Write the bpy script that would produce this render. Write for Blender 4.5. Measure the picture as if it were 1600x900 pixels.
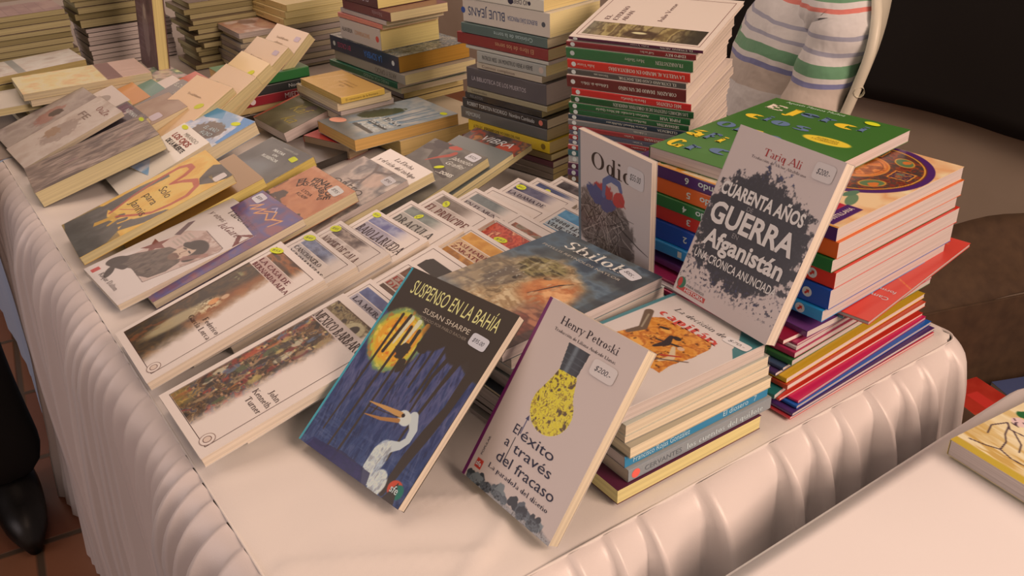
import bpy, bmesh, math, random
import numpy as np
from mathutils import Matrix, Vector

for o in list(bpy.data.objects): bpy.data.objects.remove(o)
SC = bpy.context.scene
COL = SC.collection
PI = math.pi
TZ = 0.75                                    # height of the book table's top above the floor

# ------------------------------------------------------------------ camera, world, lights, exposure
cam = bpy.data.cameras.new('camera'); camo = bpy.data.objects.new('camera', cam); COL.objects.link(camo)
cam.sensor_width = 36.0; cam.lens = 36.0 * 1440.95 / 1600; cam.clip_start = .02
camo.matrix_world = Matrix.Translation((-0.13969, -0.47102, 0.57539 + TZ)) @ (
    Matrix.Rotation(-0.596833, 4, 'Z') @ Matrix.Rotation(PI/2 - 0.500346, 4, 'X') @ Matrix.Rotation(-0.0314818, 4, 'Z'))
SC.camera = camo
vs = SC.view_settings
vs.view_transform = 'Standard'; vs.look = 'None'; vs.gamma = 1; vs.use_curve_mapping = False
vs.exposure = 0.0
wd = bpy.data.worlds.new('world'); SC.world = wd; wd.use_nodes = True
wb = wd.node_tree.nodes['Background']; wb.inputs[0].default_value = (1.0, .66, .52, 1); wb.inputs[1].default_value = .30

def area_light(name, loc, target, size, power, color, size_y=None):
    l = bpy.data.lights.new(name, 'AREA'); l.energy = power; l.color = color; l.size = size
    if size_y: l.shape = 'RECTANGLE'; l.size_y = size_y
    o = bpy.data.objects.new(name, l); COL.objects.link(o); o.location = loc
    o.rotation_euler = (Vector(target) - Vector(loc)).to_track_quat('-Z', 'Y').to_euler()
    return o
area_light('daylight_from_the_right', (1.15, -2.3, 2.35), (.35, .55, .75), 1.3, 86, (1.0, .665, .50))
area_light('daylight_from_the_left', (-2.6, 1.6, 2.0), (.2, .7, .7), 1.6, 14, (1.0, .84, .86))
area_light('far_opening', (.9, 3.9, 2.35), (.4, 1.0, .75), 2.8, 17, (1.0, .74, .62), 1.1)
area_light('overhead_fill', (.4, 1.5, 3.0), (.4, 1.2, .75), 1.6, 19, (1.0, .68, .50))  # unseen fill lamp, added overhead to brighten the far left books

# ------------------------------------------------------------------ colours and materials
def lin(c):
    c = np.asarray(c, float) / 255.0
    return np.where(c <= .04045, c / 12.92, ((c + .055) / 1.055) ** 2.4)
WARM = np.array([.87, .60, .49])              # white paper in this warm light, linear
def K(*c):                                    # a colour as it looks in the place -> its own colour
    v = lin(c) / WARM; m = float(v.max())
    return .86*(np.clip(v * (.86/m if m > .86 else 1), .004, .86)/.86)**1.16
MATS = {}
def nt(name):
    m = bpy.data.materials.new(name); m.use_nodes = True
    return m, m.node_tree.nodes, m.node_tree.links, m.node_tree.nodes['Principled BSDF']
def mat(rgb, rough=.45, coat=0.0, key=None, metallic=0, sheen=0):
    k = (tuple(round(float(v), 3) for v in rgb), rough, coat, metallic, sheen)
    if k in MATS: return MATS[k]
    m, N, L, b = nt(key or 'plain_surface')
    b.inputs['Base Color'].default_value = (*[float(v) for v in rgb], 1); b.inputs['Roughness'].default_value = rough
    b.inputs['Coat Weight'].default_value = coat; b.inputs['Coat Roughness'].default_value = .12
    b.inputs['Metallic'].default_value = metallic; b.inputs['Sheen Weight'].default_value = sheen
    # a faint mottling so that nothing is perfectly even
    tc = N.new('ShaderNodeTexCoord'); nz = N.new('ShaderNodeTexNoise'); nz.inputs['Scale'].default_value = 45
    nz.inputs['Detail'].default_value = 3; L.new(tc.outputs['Object'], nz.inputs['Vector'])
    bp = N.new('ShaderNodeBump'); bp.inputs['Strength'].default_value = .06; bp.inputs['Distance'].default_value = .002
    L.new(nz.outputs['Fac'], bp.inputs['Height']); L.new(bp.outputs[0], b.inputs['Normal'])
    MATS[k] = m
    return m
def cover_mat(*c, rough=.32, coat=.25): return mat(K(*c), rough, coat, 'printed_card')
def ink(*c): return mat(K(*c), .5, 0, 'printing_ink')
def paper_mat(*c):
    k = ('pages', c)
    if k in MATS: return MATS[k]
    m, N, L, b = nt('page_edges'); base = K(*c); base[1] = min(base[1], base[0]*.95); base[2] = min(base[2], base[1])
    tc = N.new('ShaderNodeTexCoord'); mp = N.new('ShaderNodeMapping'); mp.inputs['Scale'].default_value = (4, 4, 1400)
    nz = N.new('ShaderNodeTexNoise'); nz.inputs['Scale'].default_value = 1; nz.inputs['Detail'].default_value = 2
    cr = N.new('ShaderNodeValToRGB'); cr.color_ramp.elements[0].position = .3; cr.color_ramp.elements[1].position = .62
    cr.color_ramp.elements[0].color = (*(base * .74), 1); cr.color_ramp.elements[1].color = (*base, 1)
    L.new(tc.outputs['Object'], mp.inputs[0]); L.new(mp.outputs[0], nz.inputs['Vector']); L.new(nz.outputs['Fac'], cr.inputs[0])
    L.new(cr.outputs[0], b.inputs['Base Color']); b.inputs['Roughness'].default_value = .8
    MATS[k] = m
    return m
def picture_mat():
    if 'pic' in MATS: return MATS['pic']
    m, N, L, b = nt('printed_picture')
    at = N.new('ShaderNodeVertexColor'); at.layer_name = 'Col'; L.new(at.outputs[0], b.inputs['Base Color'])
    b.inputs['Roughness'].default_value = .38; b.inputs['Coat Weight'].default_value = .2; b.inputs['Coat Roughness'].default_value = .1
    MATS['pic'] = m
    return m
def wrap_mat():
    if 'wrap' in MATS: return MATS['wrap']
    m, N, L, b = nt('shrink_wrap_film'); N.remove(b); out = N['Material Output']
    tr = N.new('ShaderNodeBsdfTransparent'); tr.inputs[0].default_value = (.97, .97, .97, 1)
    gl = N.new('ShaderNodeBsdfGlossy'); gl.inputs['Roughness'].default_value = .12
    lw = N.new('ShaderNodeLayerWeight'); lw.inputs[0].default_value = .10
    tc = N.new('ShaderNodeTexCoord'); mp = N.new('ShaderNodeMapping'); mp.inputs['Scale'].default_value = (20, 9, 20)
    nz = N.new('ShaderNodeTexNoise'); nz.inputs['Scale'].default_value = 1; nz.inputs['Detail'].default_value = 1.5; nz.inputs['Distortion'].default_value = 1.2
    bp = N.new('ShaderNodeBump'); bp.inputs['Strength'].default_value = .4; bp.inputs['Distance'].default_value = .005
    mx = N.new('ShaderNodeMixShader')
    L.new(tc.outputs['Object'], mp.inputs[0]); L.new(mp.outputs[0], nz.inputs['Vector']); L.new(nz.outputs['Fac'], bp.inputs['Height'])
    L.new(bp.outputs[0], gl.inputs['Normal']); L.new(bp.outputs[0], lw.inputs['Normal'])
    mu = N.new('ShaderNodeMath'); mu.operation = 'MULTIPLY_ADD'; mu.inputs[1].default_value = .42; mu.inputs[2].default_value = .018
    L.new(lw.outputs['Fresnel'], mu.inputs[0])
    L.new(mu.outputs[0], mx.inputs[0]); L.new(tr.outputs[0], mx.inputs[1]); L.new(gl.outputs[0], mx.inputs[2]); L.new(mx.outputs[0], out.inputs[0])
    MATS['wrap'] = m
    return m

# ------------------------------------------------------------------ object helpers
def link(name, me, mats, parent=None):
    o = bpy.data.objects.new(name, me); COL.objects.link(o)
    for m in (mats if isinstance(mats, (list, tuple)) else [mats]): me.materials.append(m)
    if parent is not None: o.parent = parent
    return o
def mesh(name, V, F, mi=None, smooth=False):
    me = bpy.data.meshes.new(name); me.from_pydata([tuple(v) for v in V], [], F)
    if mi is not None: me.polygons.foreach_set('material_index', mi)
    if smooth: me.polygons.foreach_set('use_smooth', [True] * len(me.polygons))
    me.update()
    return me
def root(name, label, cat, M=None, group=None):
    o = bpy.data.objects.new(name, None); COL.objects.link(o); o.empty_display_size = .05
    if M is not None: o.matrix_world = M
    o['label'] = label; o['category'] = cat
    if group: o['group'] = group
    return o
def tag(o, label=None, cat=None, group=None, kind=None):
    for k, v in (('label', label), ('category', cat), ('group', group), ('kind', kind)):
        if v: o[k] = v
    return o
def box_mesh(name, x0, x1, y0, y1, z0, z1, bev=0):
    bm = bmesh.new(); bmesh.ops.create_cube(bm, size=1)
    bmesh.ops.scale(bm, vec=(x1-x0, y1-y0, z1-z0), verts=bm.verts); bmesh.ops.translate(bm, vec=((x0+x1)/2, (y0+y1)/2, (z0+z1)/2), verts=bm.verts)
    if bev: bmesh.ops.bevel(bm, geom=bm.edges[:], offset=bev, segments=2, affect='EDGES', profile=.5)
    me = bpy.data.meshes.new(name); bm.to_mesh(me); bm.free()
    return me
def grid_mesh(name, P, smooth=True, closed=False):
    """P: array (rows, cols, 3)"""
    r, c = P.shape[:2]; idx = np.arange(r*c).reshape(r, c)
    if closed: idx = np.concatenate([idx, idx[:, :1]], 1)
    q = np.stack([idx[:-1, :-1], idx[:-1, 1:], idx[1:, 1:], idx[1:, :-1]], -1).reshape(-1, 4)
    me = bpy.data.meshes.new(name); n = len(q)
    me.vertices.add(r*c); me.vertices.foreach_set('co', P.reshape(-1).astype(np.float32))
    me.loops.add(n*4); me.loops.foreach_set('vertex_index', q.reshape(-1).astype(np.int32))
    me.polygons.add(n); me.polygons.foreach_set('loop_start', (np.arange(n)*4).astype(np.int32))
    me.update(calc_edges=True)
    if smooth: me.polygons.foreach_set('use_smooth', np.ones(n, bool))
    return me

# ------------------------------------------------------------------ painting printed pictures (sRGB as seen, millimetres)
def sm(a, b, x):
    t = np.clip((x - a) / (b - a), 0, 1); return t*t*(3-2*t)
def vnoise(x, y, seed=0):
    r = np.random.RandomState(seed).rand(64, 64)
    xi = np.floor(x).astype(int); yi = np.floor(y).astype(int); fx = x - xi; fy = y - yi
    fx = fx*fx*(3-2*fx); fy = fy*fy*(3-2*fy)
    g = lambda i, j: r[i % 64, j % 64]
    return (g(xi, yi)*(1-fx) + g(xi+1, yi)*fx)*(1-fy) + (g(xi, yi+1)*(1-fx) + g(xi+1, yi+1)*fx)*fy
def fbm(x, y, seed=0, o=4):
    s = 0; a = .5; t = 0
    for i in range(o):
        s = s + a*vnoise(x*2**i, y*2**i, seed+i); t += a; a *= .5
    return s/t
class Canvas:
    def __init__(s, w, h, res, bg):
        s.w, s.h = w, h; s.nx = max(2, int(w/res)+1); s.ny = max(2, int(h/res)+1)
        s.X, s.Y = np.meshgrid(np.linspace(0, w, s.nx), np.linspace(0, h, s.ny)); s.a = np.zeros((s.ny, s.nx, 3)) + np.array(bg, float); s.r = res
    def put(s, m, c, al=1.0):
        m = np.clip(np.asarray(m, float)*al, 0, 1)[..., None]; s.a = s.a*(1-m) + np.array(c, float)*m
    def rect(s, x0, y0, x1, y1, c, al=1, soft=.4):
        s.put(sm(x0-soft, x0+soft, s.X)*sm(x1+soft, x1-soft, s.X)*sm(y0-soft, y0+soft, s.Y)*sm(y1+soft, y1-soft, s.Y), c, al)
    def ell(s, cx, cy, rx, ry, c, rot=0, soft=.08, al=1, wob=0, seed=1):
        a = math.radians(rot); dx = s.X-cx; dy = s.Y-cy; u = (dx*math.cos(a)+dy*math.sin(a))/rx; v = (-dx*math.sin(a)+dy*math.cos(a))/ry
        d = np.hypot(u, v)
        if wob: d = d + wob*(fbm(s.X/6, s.Y/6, seed)-.5)
        s.put(sm(1+soft, 1-soft, d), c, al)
    def seg(s, pts, wid, c, al=1, soft=.35):
        d = np.full(s.X.shape, 1e9); n = len(pts)
        ws = wid if isinstance(wid, (list, tuple)) else [wid]*n
        for i in range(n-1):
            (x0, y0), (x1, y1) = pts[i], pts[i+1]; L2 = (x1-x0)**2 + (y1-y0)**2 + 1e-9
            t = np.clip(((s.X-x0)*(x1-x0)+(s.Y-y0)*(y1-y0))/L2, 0, 1)
            d = np.minimum(d, np.hypot(s.X-x0-t*(x1-x0), s.Y-y0-t*(y1-y0)) - (ws[i]+(ws[i+1]-ws[i])*t)/2)
        s.put(sm(soft, -soft, d), c, al)
    def inside(s, pts):
        m = np.zeros(s.X.shape, bool); n = len(pts)
        for i in range(n):
            (x0, y0), (x1, y1) = pts[i], pts[(i+1) % n]
            if y0 == y1: continue
            m ^= ((y0 > s.Y) != (y1 > s.Y)) & (s.X < (x1-x0)*(s.Y-y0)/(y1-y0) + x0)
        return m
    def poly(s, pts, c, al=1): s.put(s.inside(pts), c, al)
    def tex(s, cols, sx, sy, seed, m=1.0, warp=0, al=1):
        """mottled patches of several colours"""
        wx = warp*(fbm(s.X/14, s.Y/14, seed+31)-.5); n = fbm(s.X/sx + wx, s.Y/sy - wx, seed)
        n = np.clip((n-.28)/.44, 0, .9999)*(len(cols)-1); i = n.astype(int); f = (n-i)[..., None]; cc = np.array(cols, float)
        img = cc[i]*(1-f) + cc[np.minimum(i+1, len(cols)-1)]*f
        mm = np.clip(np.asarray(m, float)*al, 0, 1)
        mm = np.broadcast_to(mm, s.X.shape)[..., None]; s.a = s.a*(1-mm) + img*mm
def picture(cv, parent, x0, y0, z, name='cover_picture', dz=None):
    P = np.stack([(cv.X + x0)/1000, (cv.Y + y0)/1000, np.full(cv.X.shape, z)], -1)
    if dz is not None: P[..., 2] += dz(P[..., 0], P[..., 1])
    me = grid_mesh(name, P, smooth=False)
    ca = me.color_attributes.new('Col', 'FLOAT_COLOR', 'POINT')
    c = .86*(np.clip(lin(cv.a)/WARM, .004, .86)/.86)**1.16; rgba = np.concatenate([c, np.ones(c.shape[:2]+(1,))], -1)
    ca.data.foreach_set('color', rgba.reshape(-1).astype(np.float32))
    return link(name, me, picture_mat(), parent)

# ------------------------------------------------------------------ lettering
def sans_mesh(s, bold=0.0, shear=0.0):
    c = bpy.data.curves.new('lettering', 'FONT'); c.body = s; c.size = 1; c.offset = bold; c.shear = shear; c.fill_mode = 'FRONT'; c.resolution_u = 3
    o = bpy.data.objects.new('lettering', c); me = bpy.data.meshes.new_from_object(o)
    V = np.zeros(len(me.vertices)*3); me.vertices.foreach_get('co', V); F = [tuple(p.vertices) for p in me.polygons]
    bpy.data.objects.remove(o); bpy.data.curves.remove(c); bpy.data.meshes.remove(me)
    return V.reshape(-1, 3)[:, :2], F
# a small book serif: every glyph is strokes (l = line, a = arc of an ellipse, s = serif foot)
def _l(x0, y0, x1, y1, w): return ('l', x0, y0, x1, y1, w)
TK, TN = .15, .055
def _st(x, y0=0, y1=1, top=1, bot=1, w=TK):
    r = [_l(x, y0, x, y1, w)]
    if bot: r.append(('s', x, y0))
    if top: r.append(('s', x, y1-.045))
    return r
def _ar(cx, cy, rx, ry, a0, a1): return [('a', cx, cy, rx, ry, a0, a1)]
SER = {
 'A': (.86, [_l(.08, 0, .43, 1, TN), _l(.43, 1, .78, 0, TK), _l(.2, .34, .66, .34, TN), ('s', .08, 0), ('s', .78, 0)]),
 'B': (.74, _st(.15) + _ar(.3, .75, .25, .23, -90, 90) + _ar(.3, .27, .32, .25, -90, 90) + [_l(.15, .98, .3, .98, TN), _l(.15, .52, .3, .52, TN), _l(.15, .02, .3, .02, TN)]),
 'C': (.8, _ar(.42, .5, .34, .48, 40, 320) + [_l(.69, .98, .69, .72, TN)]),
 'D': (.86, _st(.15) + _ar(.34, .5, .42, .48, -90, 90) + [_l(.15, .98, .34, .98, TN), _l(.15, .02, .34, .02, TN)]),
 'E': (.7, _st(.15) + [_l(.15, .97, .6, .97, TN), _l(.15, .52, .46, .52, TN), _l(.15, .03, .62, .03, TN), _l(.6, .97, .6, .78, TN), _l(.62, .03, .62, .24, TN)]),
 'F': (.66, _st(.15) + [_l(.15, .97, .6, .97, TN), _l(.15, .5, .46, .5, TN), _l(.6, .97, .6, .78, TN)]),
 'G': (.84, _ar(.42, .5, .34, .48, 40, 330) + _st(.7, .05, .4, 1, 0)),
 'H': (.88, _st(.15) + _st(.73) + [_l(.15, .5, .73, .5, TN)]),
 'I': (.34, _st(.17)),
 'J': (.46, _st(.26, .1, 1, 1, 0) + _ar(.14, .1, .12, .16, 180, 360)),
 'K': (.84, _st(.15) + [_l(.2, .45, .66, 1, TN), _l(.34, .58, .74, 0, TK), ('s', .66, .955), ('s', .74, 0)]),
 'L': (.68, _st(.15) + [_l(.15, .03, .6, .03, TN), _l(.6, .03, .6, .26, TN)]),
 'M': (1.04, _st(.13, w=TN) + _st(.89) + [_l(.15, 1, .5, .1, TK), _l(.5, .1, .87, 1, TN)]),
 'N': (.9, _st(.13, w=TN) + _st(.75, w=TN) + [_l(.13, 1, .75, 0, TK)]),
 'O': (.86, _ar(.43, .5, .36, .49, 0, 360)),
 'P': (.7, _st(.15) + _ar(.3, .72, .29, .26, -90, 90) + [_l(.15, .97, .3, .97, TN), _l(.15, .46, .3, .46, TN)]),
 'Q': (.86, _ar(.43, .5, .36, .49, 0, 360) + [_l(.45, .1, .8, -.18, TK)]),
 'R': (.8, _st(.15) + _ar(.3, .74, .27, .24, -90, 90) + [_l(.15, .97, .3, .97, TN), _l(.15, .5, .3, .5, TN), _l(.36, .5, .7, 0, TK), ('s', .72, 0)]),
 'S': (.62, _ar(.31, .74, .22, .24, 20, 270) + _ar(.31, .26, .24, .25, -160, 90)),
 'T': (.78, _st(.39, 0, 1, 0, 1) + [_l(.06, .97, .72, .97, TN), _l(.06, .97, .06, .76, TN), _l(.72, .97, .72, .76, TN)]),
 'U': (.86, _st(.15, .35, 1, 1, 0) + _st(.71, .35, 1, 1, 0, TN) + _ar(.43, .36, .28, .36, 180, 360)),
 'V': (.84, [_l(.08, 1, .42, 0, TK), _l(.42, 0, .76, 1, TN), ('s', .08, .955), ('s', .76, .955)]),
 'X': (.84, [_l(.1, 1, .74, 0, TK), _l(.1, 0, .72, 1, TN), ('s', .1, .955), ('s', .72, .955), ('s', .1, 0), ('s', .74, 0)]),
 'Y': (.82, [_l(.08, 1, .41, .45, TK), _l(.41, .45, .74, 1, TN), ('s', .08, .955), ('s', .74, .955)] + _st(.41, 0, .45, 0, 1)),
 'Z': (.74, [_l(.1, .97, .64, .97, TN), _l(.64, .97, .1, .03, TK), _l(.1, .03, .64, .03, TN), _l(.1, .97, .1, .78, TN), _l(.64, .03, .64, .24, TN)]),
 '0': (.66, _ar(.33, .5, .24, .49, 0, 360)), '2': (.62, _ar(.3, .72, .22, .26, -20, 170) + [_l(.5, .62, .1, .03, TK), _l(.1, .03, .54, .03, TN)]),
 'a': (.54, _st(.4, .05, .5, 0, 0, .11) + _ar(.26, .5, .15, .15, 0, 160) + _ar(.24, .17, .17, .16, 60, 330) + [_l(.4, .04, .5, .04, TN)]),
 'c': (.5, _ar(.27, .32, .2, .31, 50, 310)), 'd': (.6, _ar(.26, .32, .2, .31, 0, 360) + _st(.46, 0, 1, 0, 1, .11) + [_l(.36, .96, .46, .98, TN)]),
 'e': (.54, _ar(.27, .32, .21, .31, 0, 320) + [_l(.08, .36, .47, .36, TN)]),
 'h': (.64, _st(.14, 0, 1, 0, 1, .11) + _st(.5, 0, .45, 0, 1, .11) + _ar(.32, .43, .18, .2, 0, 180) + [_l(.04, .97, .14, .98, TN)]),
 'i': (.3, _st(.15, 0, .63, 0, 1, .11) + [_l(.05, .6, .15, .62, TN), _l(.15, .82, .15, .94, .12)]),
 'k': (.6, _st(.14, 0, 1, 0, 1, .11) + [_l(.18, .26, .48, .62, TN), _l(.28, .38, .52, 0, .11), ('s', .52, 0)]),
 'l': (.3, _st(.15, 0, 1, 0, 1, .11) + [_l(.05, .97, .15, .98, TN)]),
 'n': (.64, _st(.14, 0, .63, 0, 1, .11) + _st(.5, 0, .45, 0, 1, .11) + _ar(.32, .43, .18, .2, 0, 180) + [_l(.04, .6, .14, .62, TN)]),
 'o': (.58, _ar(.29, .32, .23, .31, 0, 360)),
 'p': (.6, _st(.14, -.3, .63, 0, 1, .11) + _ar(.34, .32, .2, .31, 0, 360)), 'q': (.6, _st(.46, -.3, .63, 0, 1, .11) + _ar(.26, .32, .2, .31, 0, 360)),
 'r': (.44, _st(.14, 0, .63, 0, 1, .11) + _ar(.32, .42, .16, .2, 40, 180) + [_l(.04, .6, .14, .62, TN)]),
 's': (.44, _ar(.22, .47, .14, .16, 20, 270) + _ar(.22, .17, .16, .16, -160, 90)),
 't': (.38, _st(.17, .05, .82, 0, 0, .11) + [_l(.05, .62, .34, .62, TN), _l(.17, .04, .34, .06, TN)]),
 'u': (.64, _st(.14, .16, .63, 0, 0, .11) + _st(.5, 0, .63, 0, 1, .11) + _ar(.32, .2, .18, .2, 180, 360)),
 'v': (.58, [_l(.07, .63, .29, 0, .11), _l(.29, 0, .51, .63, TN), ('s', .07, .6), ('s', .51, .6)]),
 'y': (.58, [_l(.07, .63, .29, 0, .11), _l(.14, -.3, .51, .63, TN), ('s', .07, .6), ('s', .51, .6)]),
 ' ': (.34, []), '.': (.26, [_l(.13, 0, .13, .12, .12)]), '¿': (.5, []),
}
ACC = {'Á': 'A', 'É': 'E', 'Í': 'I', 'Ó': 'O', 'Ú': 'U', 'á': 'a', 'é': 'e', 'í': 'i', 'ó': 'o', 'ú': 'u', 'Ñ': 'N', 'ñ': 'n'}
def serif_mesh(s, bold=0.0, shear=0.0):
    V, F = [], []; x = 0
    def quad(a, b, c, d):
        i = len(V); V.extend([a, b, c, d]); F.append((i, i+1, i+2, i+3))
    for ch in s:
        base = ACC.get(ch, ch); adv, st = SER.get(base, SER.get(base.upper(), SER[' ']))
        if ch in ACC: y = 1.06 if base.isupper() else .74; st = list(st) + [_l(adv/2-.05, y, adv/2+.1, y+.17, .08)]
        for q in st:
            if q[0] == 'l':
                _, x0, y0, x1, y1, w = q; w += bold; dx, dy = x1-x0, y1-y0; L = math.hypot(dx, dy)
                if abs(dy) > .3*abs(dx): nx, ny = w/2, 0          # upright strokes are cut level
                else: nx, ny = -dy/L*w/2, dx/L*w/2
                quad((x+x0-nx, y0-ny), (x+x0+nx, y0+ny), (x+x1+nx, y1+ny), (x+x1-nx, y1-ny))
            elif q[0] == 's':
                _, x0, y0 = q; quad((x+x0-.15, y0), (x+x0+.15, y0), (x+x0+.15, y0+.045+bold*.4), (x+x0-.15, y0+.045+bold*.4))
            else:
                _, cx, cy, rx, ry, a0, a1 = q; n = max(6, int(abs(a1-a0)/15)); pr = None
                for i in range(n+1):
                    a = math.radians(a0+(a1-a0)*i/n); w = (TN*.9 + (min(TK, rx*.6)-TN*.9)*abs(math.cos(a))) + bold
                    ca, sa = math.cos(a), math.sin(a); p = ((x+cx+rx*ca, cy+ry*sa), (x+cx+max(rx-w, .02)*ca, cy+max(ry-w*.8, .02)*sa))
                    if pr: quad(pr[0], p[0], p[1], pr[1])
                    pr = p
        x += adv
    V = np.array(V) if V else np.zeros((0, 2))
    if shear and len(V): V = V + np.stack([V[:, 1]*shear, V[:, 1]*0], 1)
    return V, F
def text(parent, s, x, y, w, h, col, serif=False, bold=0.0, z=0.0, M=None, name='lettering', shear=0.0, arc=None, dz=None, capref='H'):
    """baseline-left at (x, y) mm on the parent's face, fitted to width w and capital height h (mm)"""
    V, F = (serif_mesh if serif else sans_mesh)(s, bold, shear)
    if not len(V): return None
    V = V.copy(); caph = 1.0 if serif else .69
    V[:, 0] -= V[:, 0].min(); V[:, 0] *= (w if w else 1)/max(V[:, 0].max(), 1e-6); V[:, 1] *= h/caph
    if arc:                                    # bend the line round a circle of radius arc (mm)
        a = (V[:, 0]-w/2)/arc; r = arc + V[:, 1]; V = np.stack([w/2 + r*np.sin(a), r*np.cos(a) - arc], 1)
    P = np.zeros((len(V), 3)); P[:, 0] = (V[:, 0] + x)/1000; P[:, 1] = (V[:, 1] + y)/1000; P[:, 2] = z
    if dz is not None: P[:, 2] += dz(P[:, 0], P[:, 1])
    if M is not None: P = np.array([tuple(M @ Vector(p)) for p in P])
    return link(name, mesh(name, P, F), col if not isinstance(col, tuple) else ink(*col), parent)

# ------------------------------------------------------------------ the room
def wave_mat(name, base, dark, scale, rough=.8, bump=.2, detail=5, stretch=(1, 1, 1)):
    m, N, L, b = nt(name); tc = N.new('ShaderNodeTexCoord'); mp = N.new('ShaderNodeMapping'); mp.inputs['Scale'].default_value = stretch
    nz = N.new('ShaderNodeTexNoise'); nz.inputs['Scale'].default_value = scale; nz.inputs['Detail'].default_value = detail
    cr = N.new('ShaderNodeValToRGB'); cr.color_ramp.elements[0].position = .3; cr.color_ramp.elements[1].position = .7
    cr.color_ramp.elements[0].color = (*dark, 1); cr.color_ramp.elements[1].color = (*base, 1)
    bp = N.new('ShaderNodeBump'); bp.inputs['Strength'].default_value = bump; bp.inputs['Distance'].default_value = .004
    L.new(tc.outputs['Object'], mp.inputs[0]); L.new(mp.outputs[0], nz.inputs['Vector']); L.new(nz.outputs['Fac'], cr.inputs[0]); L.new(cr.outputs[0], b.inputs['Base Color'])
    L.new(nz.outputs['Fac'], bp.inputs['Height']); L.new(bp.outputs[0], b.inputs['Normal']); b.inputs['Roughness'].default_value = rough
    return m
def floor_mat():
    m, N, L, b = nt('terracotta_tiles'); tc = N.new('ShaderNodeTexCoord'); mp = N.new('ShaderNodeMapping'); mp.inputs['Scale'].default_value = (1, 1, 1); mp.inputs['Rotation'].default_value = (0, 0, .12)
    br = N.new('ShaderNodeTexBrick'); br.offset = 0; br.inputs['Scale'].default_value = 3.3; br.inputs['Mortar Size'].default_value = .035
    br.inputs['Brick Width'].default_value = 1; br.inputs['Row Height'].default_value = 1; br.inputs['Mortar Smooth'].default_value = .6
    br.inputs['Color1'].default_value = (*K(150, 92, 62), 1); br.inputs['Color2'].default_value = (*K(128, 70, 48), 1); br.inputs['Mortar'].default_value = (*K(92, 66, 48), 1)
    nz = N.new('ShaderNodeTexNoise'); nz.inputs['Scale'].default_value = 6; nz.inputs['Detail'].default_value = 6
    mx = N.new('ShaderNodeMix'); mx.data_type = 'RGBA'; mx.blend_type = 'MULTIPLY'; mx.inputs[0].default_value = .6
    cr = N.new('ShaderNodeValToRGB'); cr.color_ramp.elements[0].color = (.45, .4, .38, 1); cr.color_ramp.elements[1].color = (1.1, 1.05, 1, 1)
    L.new(tc.outputs['Object'], mp.inputs[0]); L.new(mp.outputs[0], br.inputs['Vector']); L.new(tc.outputs['Object'], nz.inputs['Vector']); L.new(nz.outputs['Fac'], cr.inputs[0])
    L.new(br.outputs['Color'], mx.inputs[6]); L.new(cr.outputs[0], mx.inputs[7]); L.new(mx.outputs[2], b.inputs['Base Color']); b.inputs['Roughness'].default_value = .45
    bp = N.new('ShaderNodeBump'); bp.inputs['Strength'].default_value = .5; bp.inputs['Distance'].default_value = .004; bp.invert = True
    L.new(br.outputs['Fac'], bp.inputs['Height']); L.new(bp.outputs[0], b.inputs['Normal'])
    return m
tag(link('floor', box_mesh('floor', -2.2, 2.2, -1.6, 4.2, -.05, 0), floor_mat()), kind='structure')
wallm = wave_mat('painted_plaster', K(176, 142, 120), K(164, 130, 108), 3, .85, .1)
tag(link('wall_right', box_mesh('wall_right', 2.2, 2.32, -1.6, 4.2, 0, 2.7), wallm), kind='structure')
tag(link('wall_back', box_mesh('wall_back', -2.2, 2.32, 4.2, 4.32, 0, 2.7), wallm), kind='structure')
def hanging_cloth(name, y0, y1, zb, zt, x, amp, per):
    ys = np.linspace(y0, y1, 160); zs = np.linspace(zb, zt, 40); Y, Z = np.meshgrid(ys, zs)
    X = x - .02 - amp*(.5+.5*np.sin(Y*2*PI/per + 1.3*np.sin(Y*3))) * (1 - .4*(Z-zb)/(zt-zb)) - .02*fbm(Y*3, Z*2, 5)
    Z2 = Z + .004*np.sin(Y*9)*(1-(Z-zb)/(zt-zb))
    o = link(name, grid_mesh(name, np.stack([X, Y, Z2], -1)), mat((.0035, .003, .003), .9, 0, 'black_cloth'))
    md = o.modifiers.new('thickness', 'SOLIDIFY'); md.thickness = .004
    return o
tag(hanging_cloth('black_curtain', -1.5, 1.9, .508, 2.3, 2.2, .012, .5), 'black cloth hanging flat against the brown wall behind the chair', 'curtain')

def cloth_mat(name, rgb, rough=.5, sheen=.2, spec=.5, bump=.15, scale=9, weave=.05):
    m, N, L, b = nt(name); b.inputs['Base Color'].default_value = (*rgb, 1); b.inputs['Roughness'].default_value = rough
    b.inputs['Sheen Weight'].default_value = sheen; b.inputs['Specular IOR Level'].default_value = spec
    tc = N.new('ShaderNodeTexCoord'); nz = N.new('ShaderNodeTexNoise'); nz.inputs['Scale'].default_value = scale; nz.inputs['Detail'].default_value = 2.5; nz.inputs['Distortion'].default_value = .8
    n2 = N.new('ShaderNodeTexNoise'); n2.inputs['Scale'].default_value = 900; ad = N.new('ShaderNodeMath'); ad.operation = 'MULTIPLY_ADD'; ad.inputs[1].default_value = weave
    bp = N.new('ShaderNodeBump'); bp.inputs['Strength'].default_value = bump; bp.inputs['Distance'].default_value = .02
    L.new(tc.outputs['Object'], nz.inputs['Vector']); L.new(tc.outputs['Object'], n2.inputs['Vector']); L.new(n2.outputs['Fac'], ad.inputs[0]); L.new(nz.outputs['Fac'], ad.inputs[2])
    L.new(ad.outputs[0], bp.inputs['Height']); L.new(bp.outputs[0], b.inputs['Normal'])
    return m
SATIN = cloth_mat('white_satin', K(208, 175, 160), .36, .15, .55, .12, 7)
WHITE = cloth_mat('white_tablecloth', K(212, 180, 163), .6, .2, .3, .16, 6)

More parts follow.
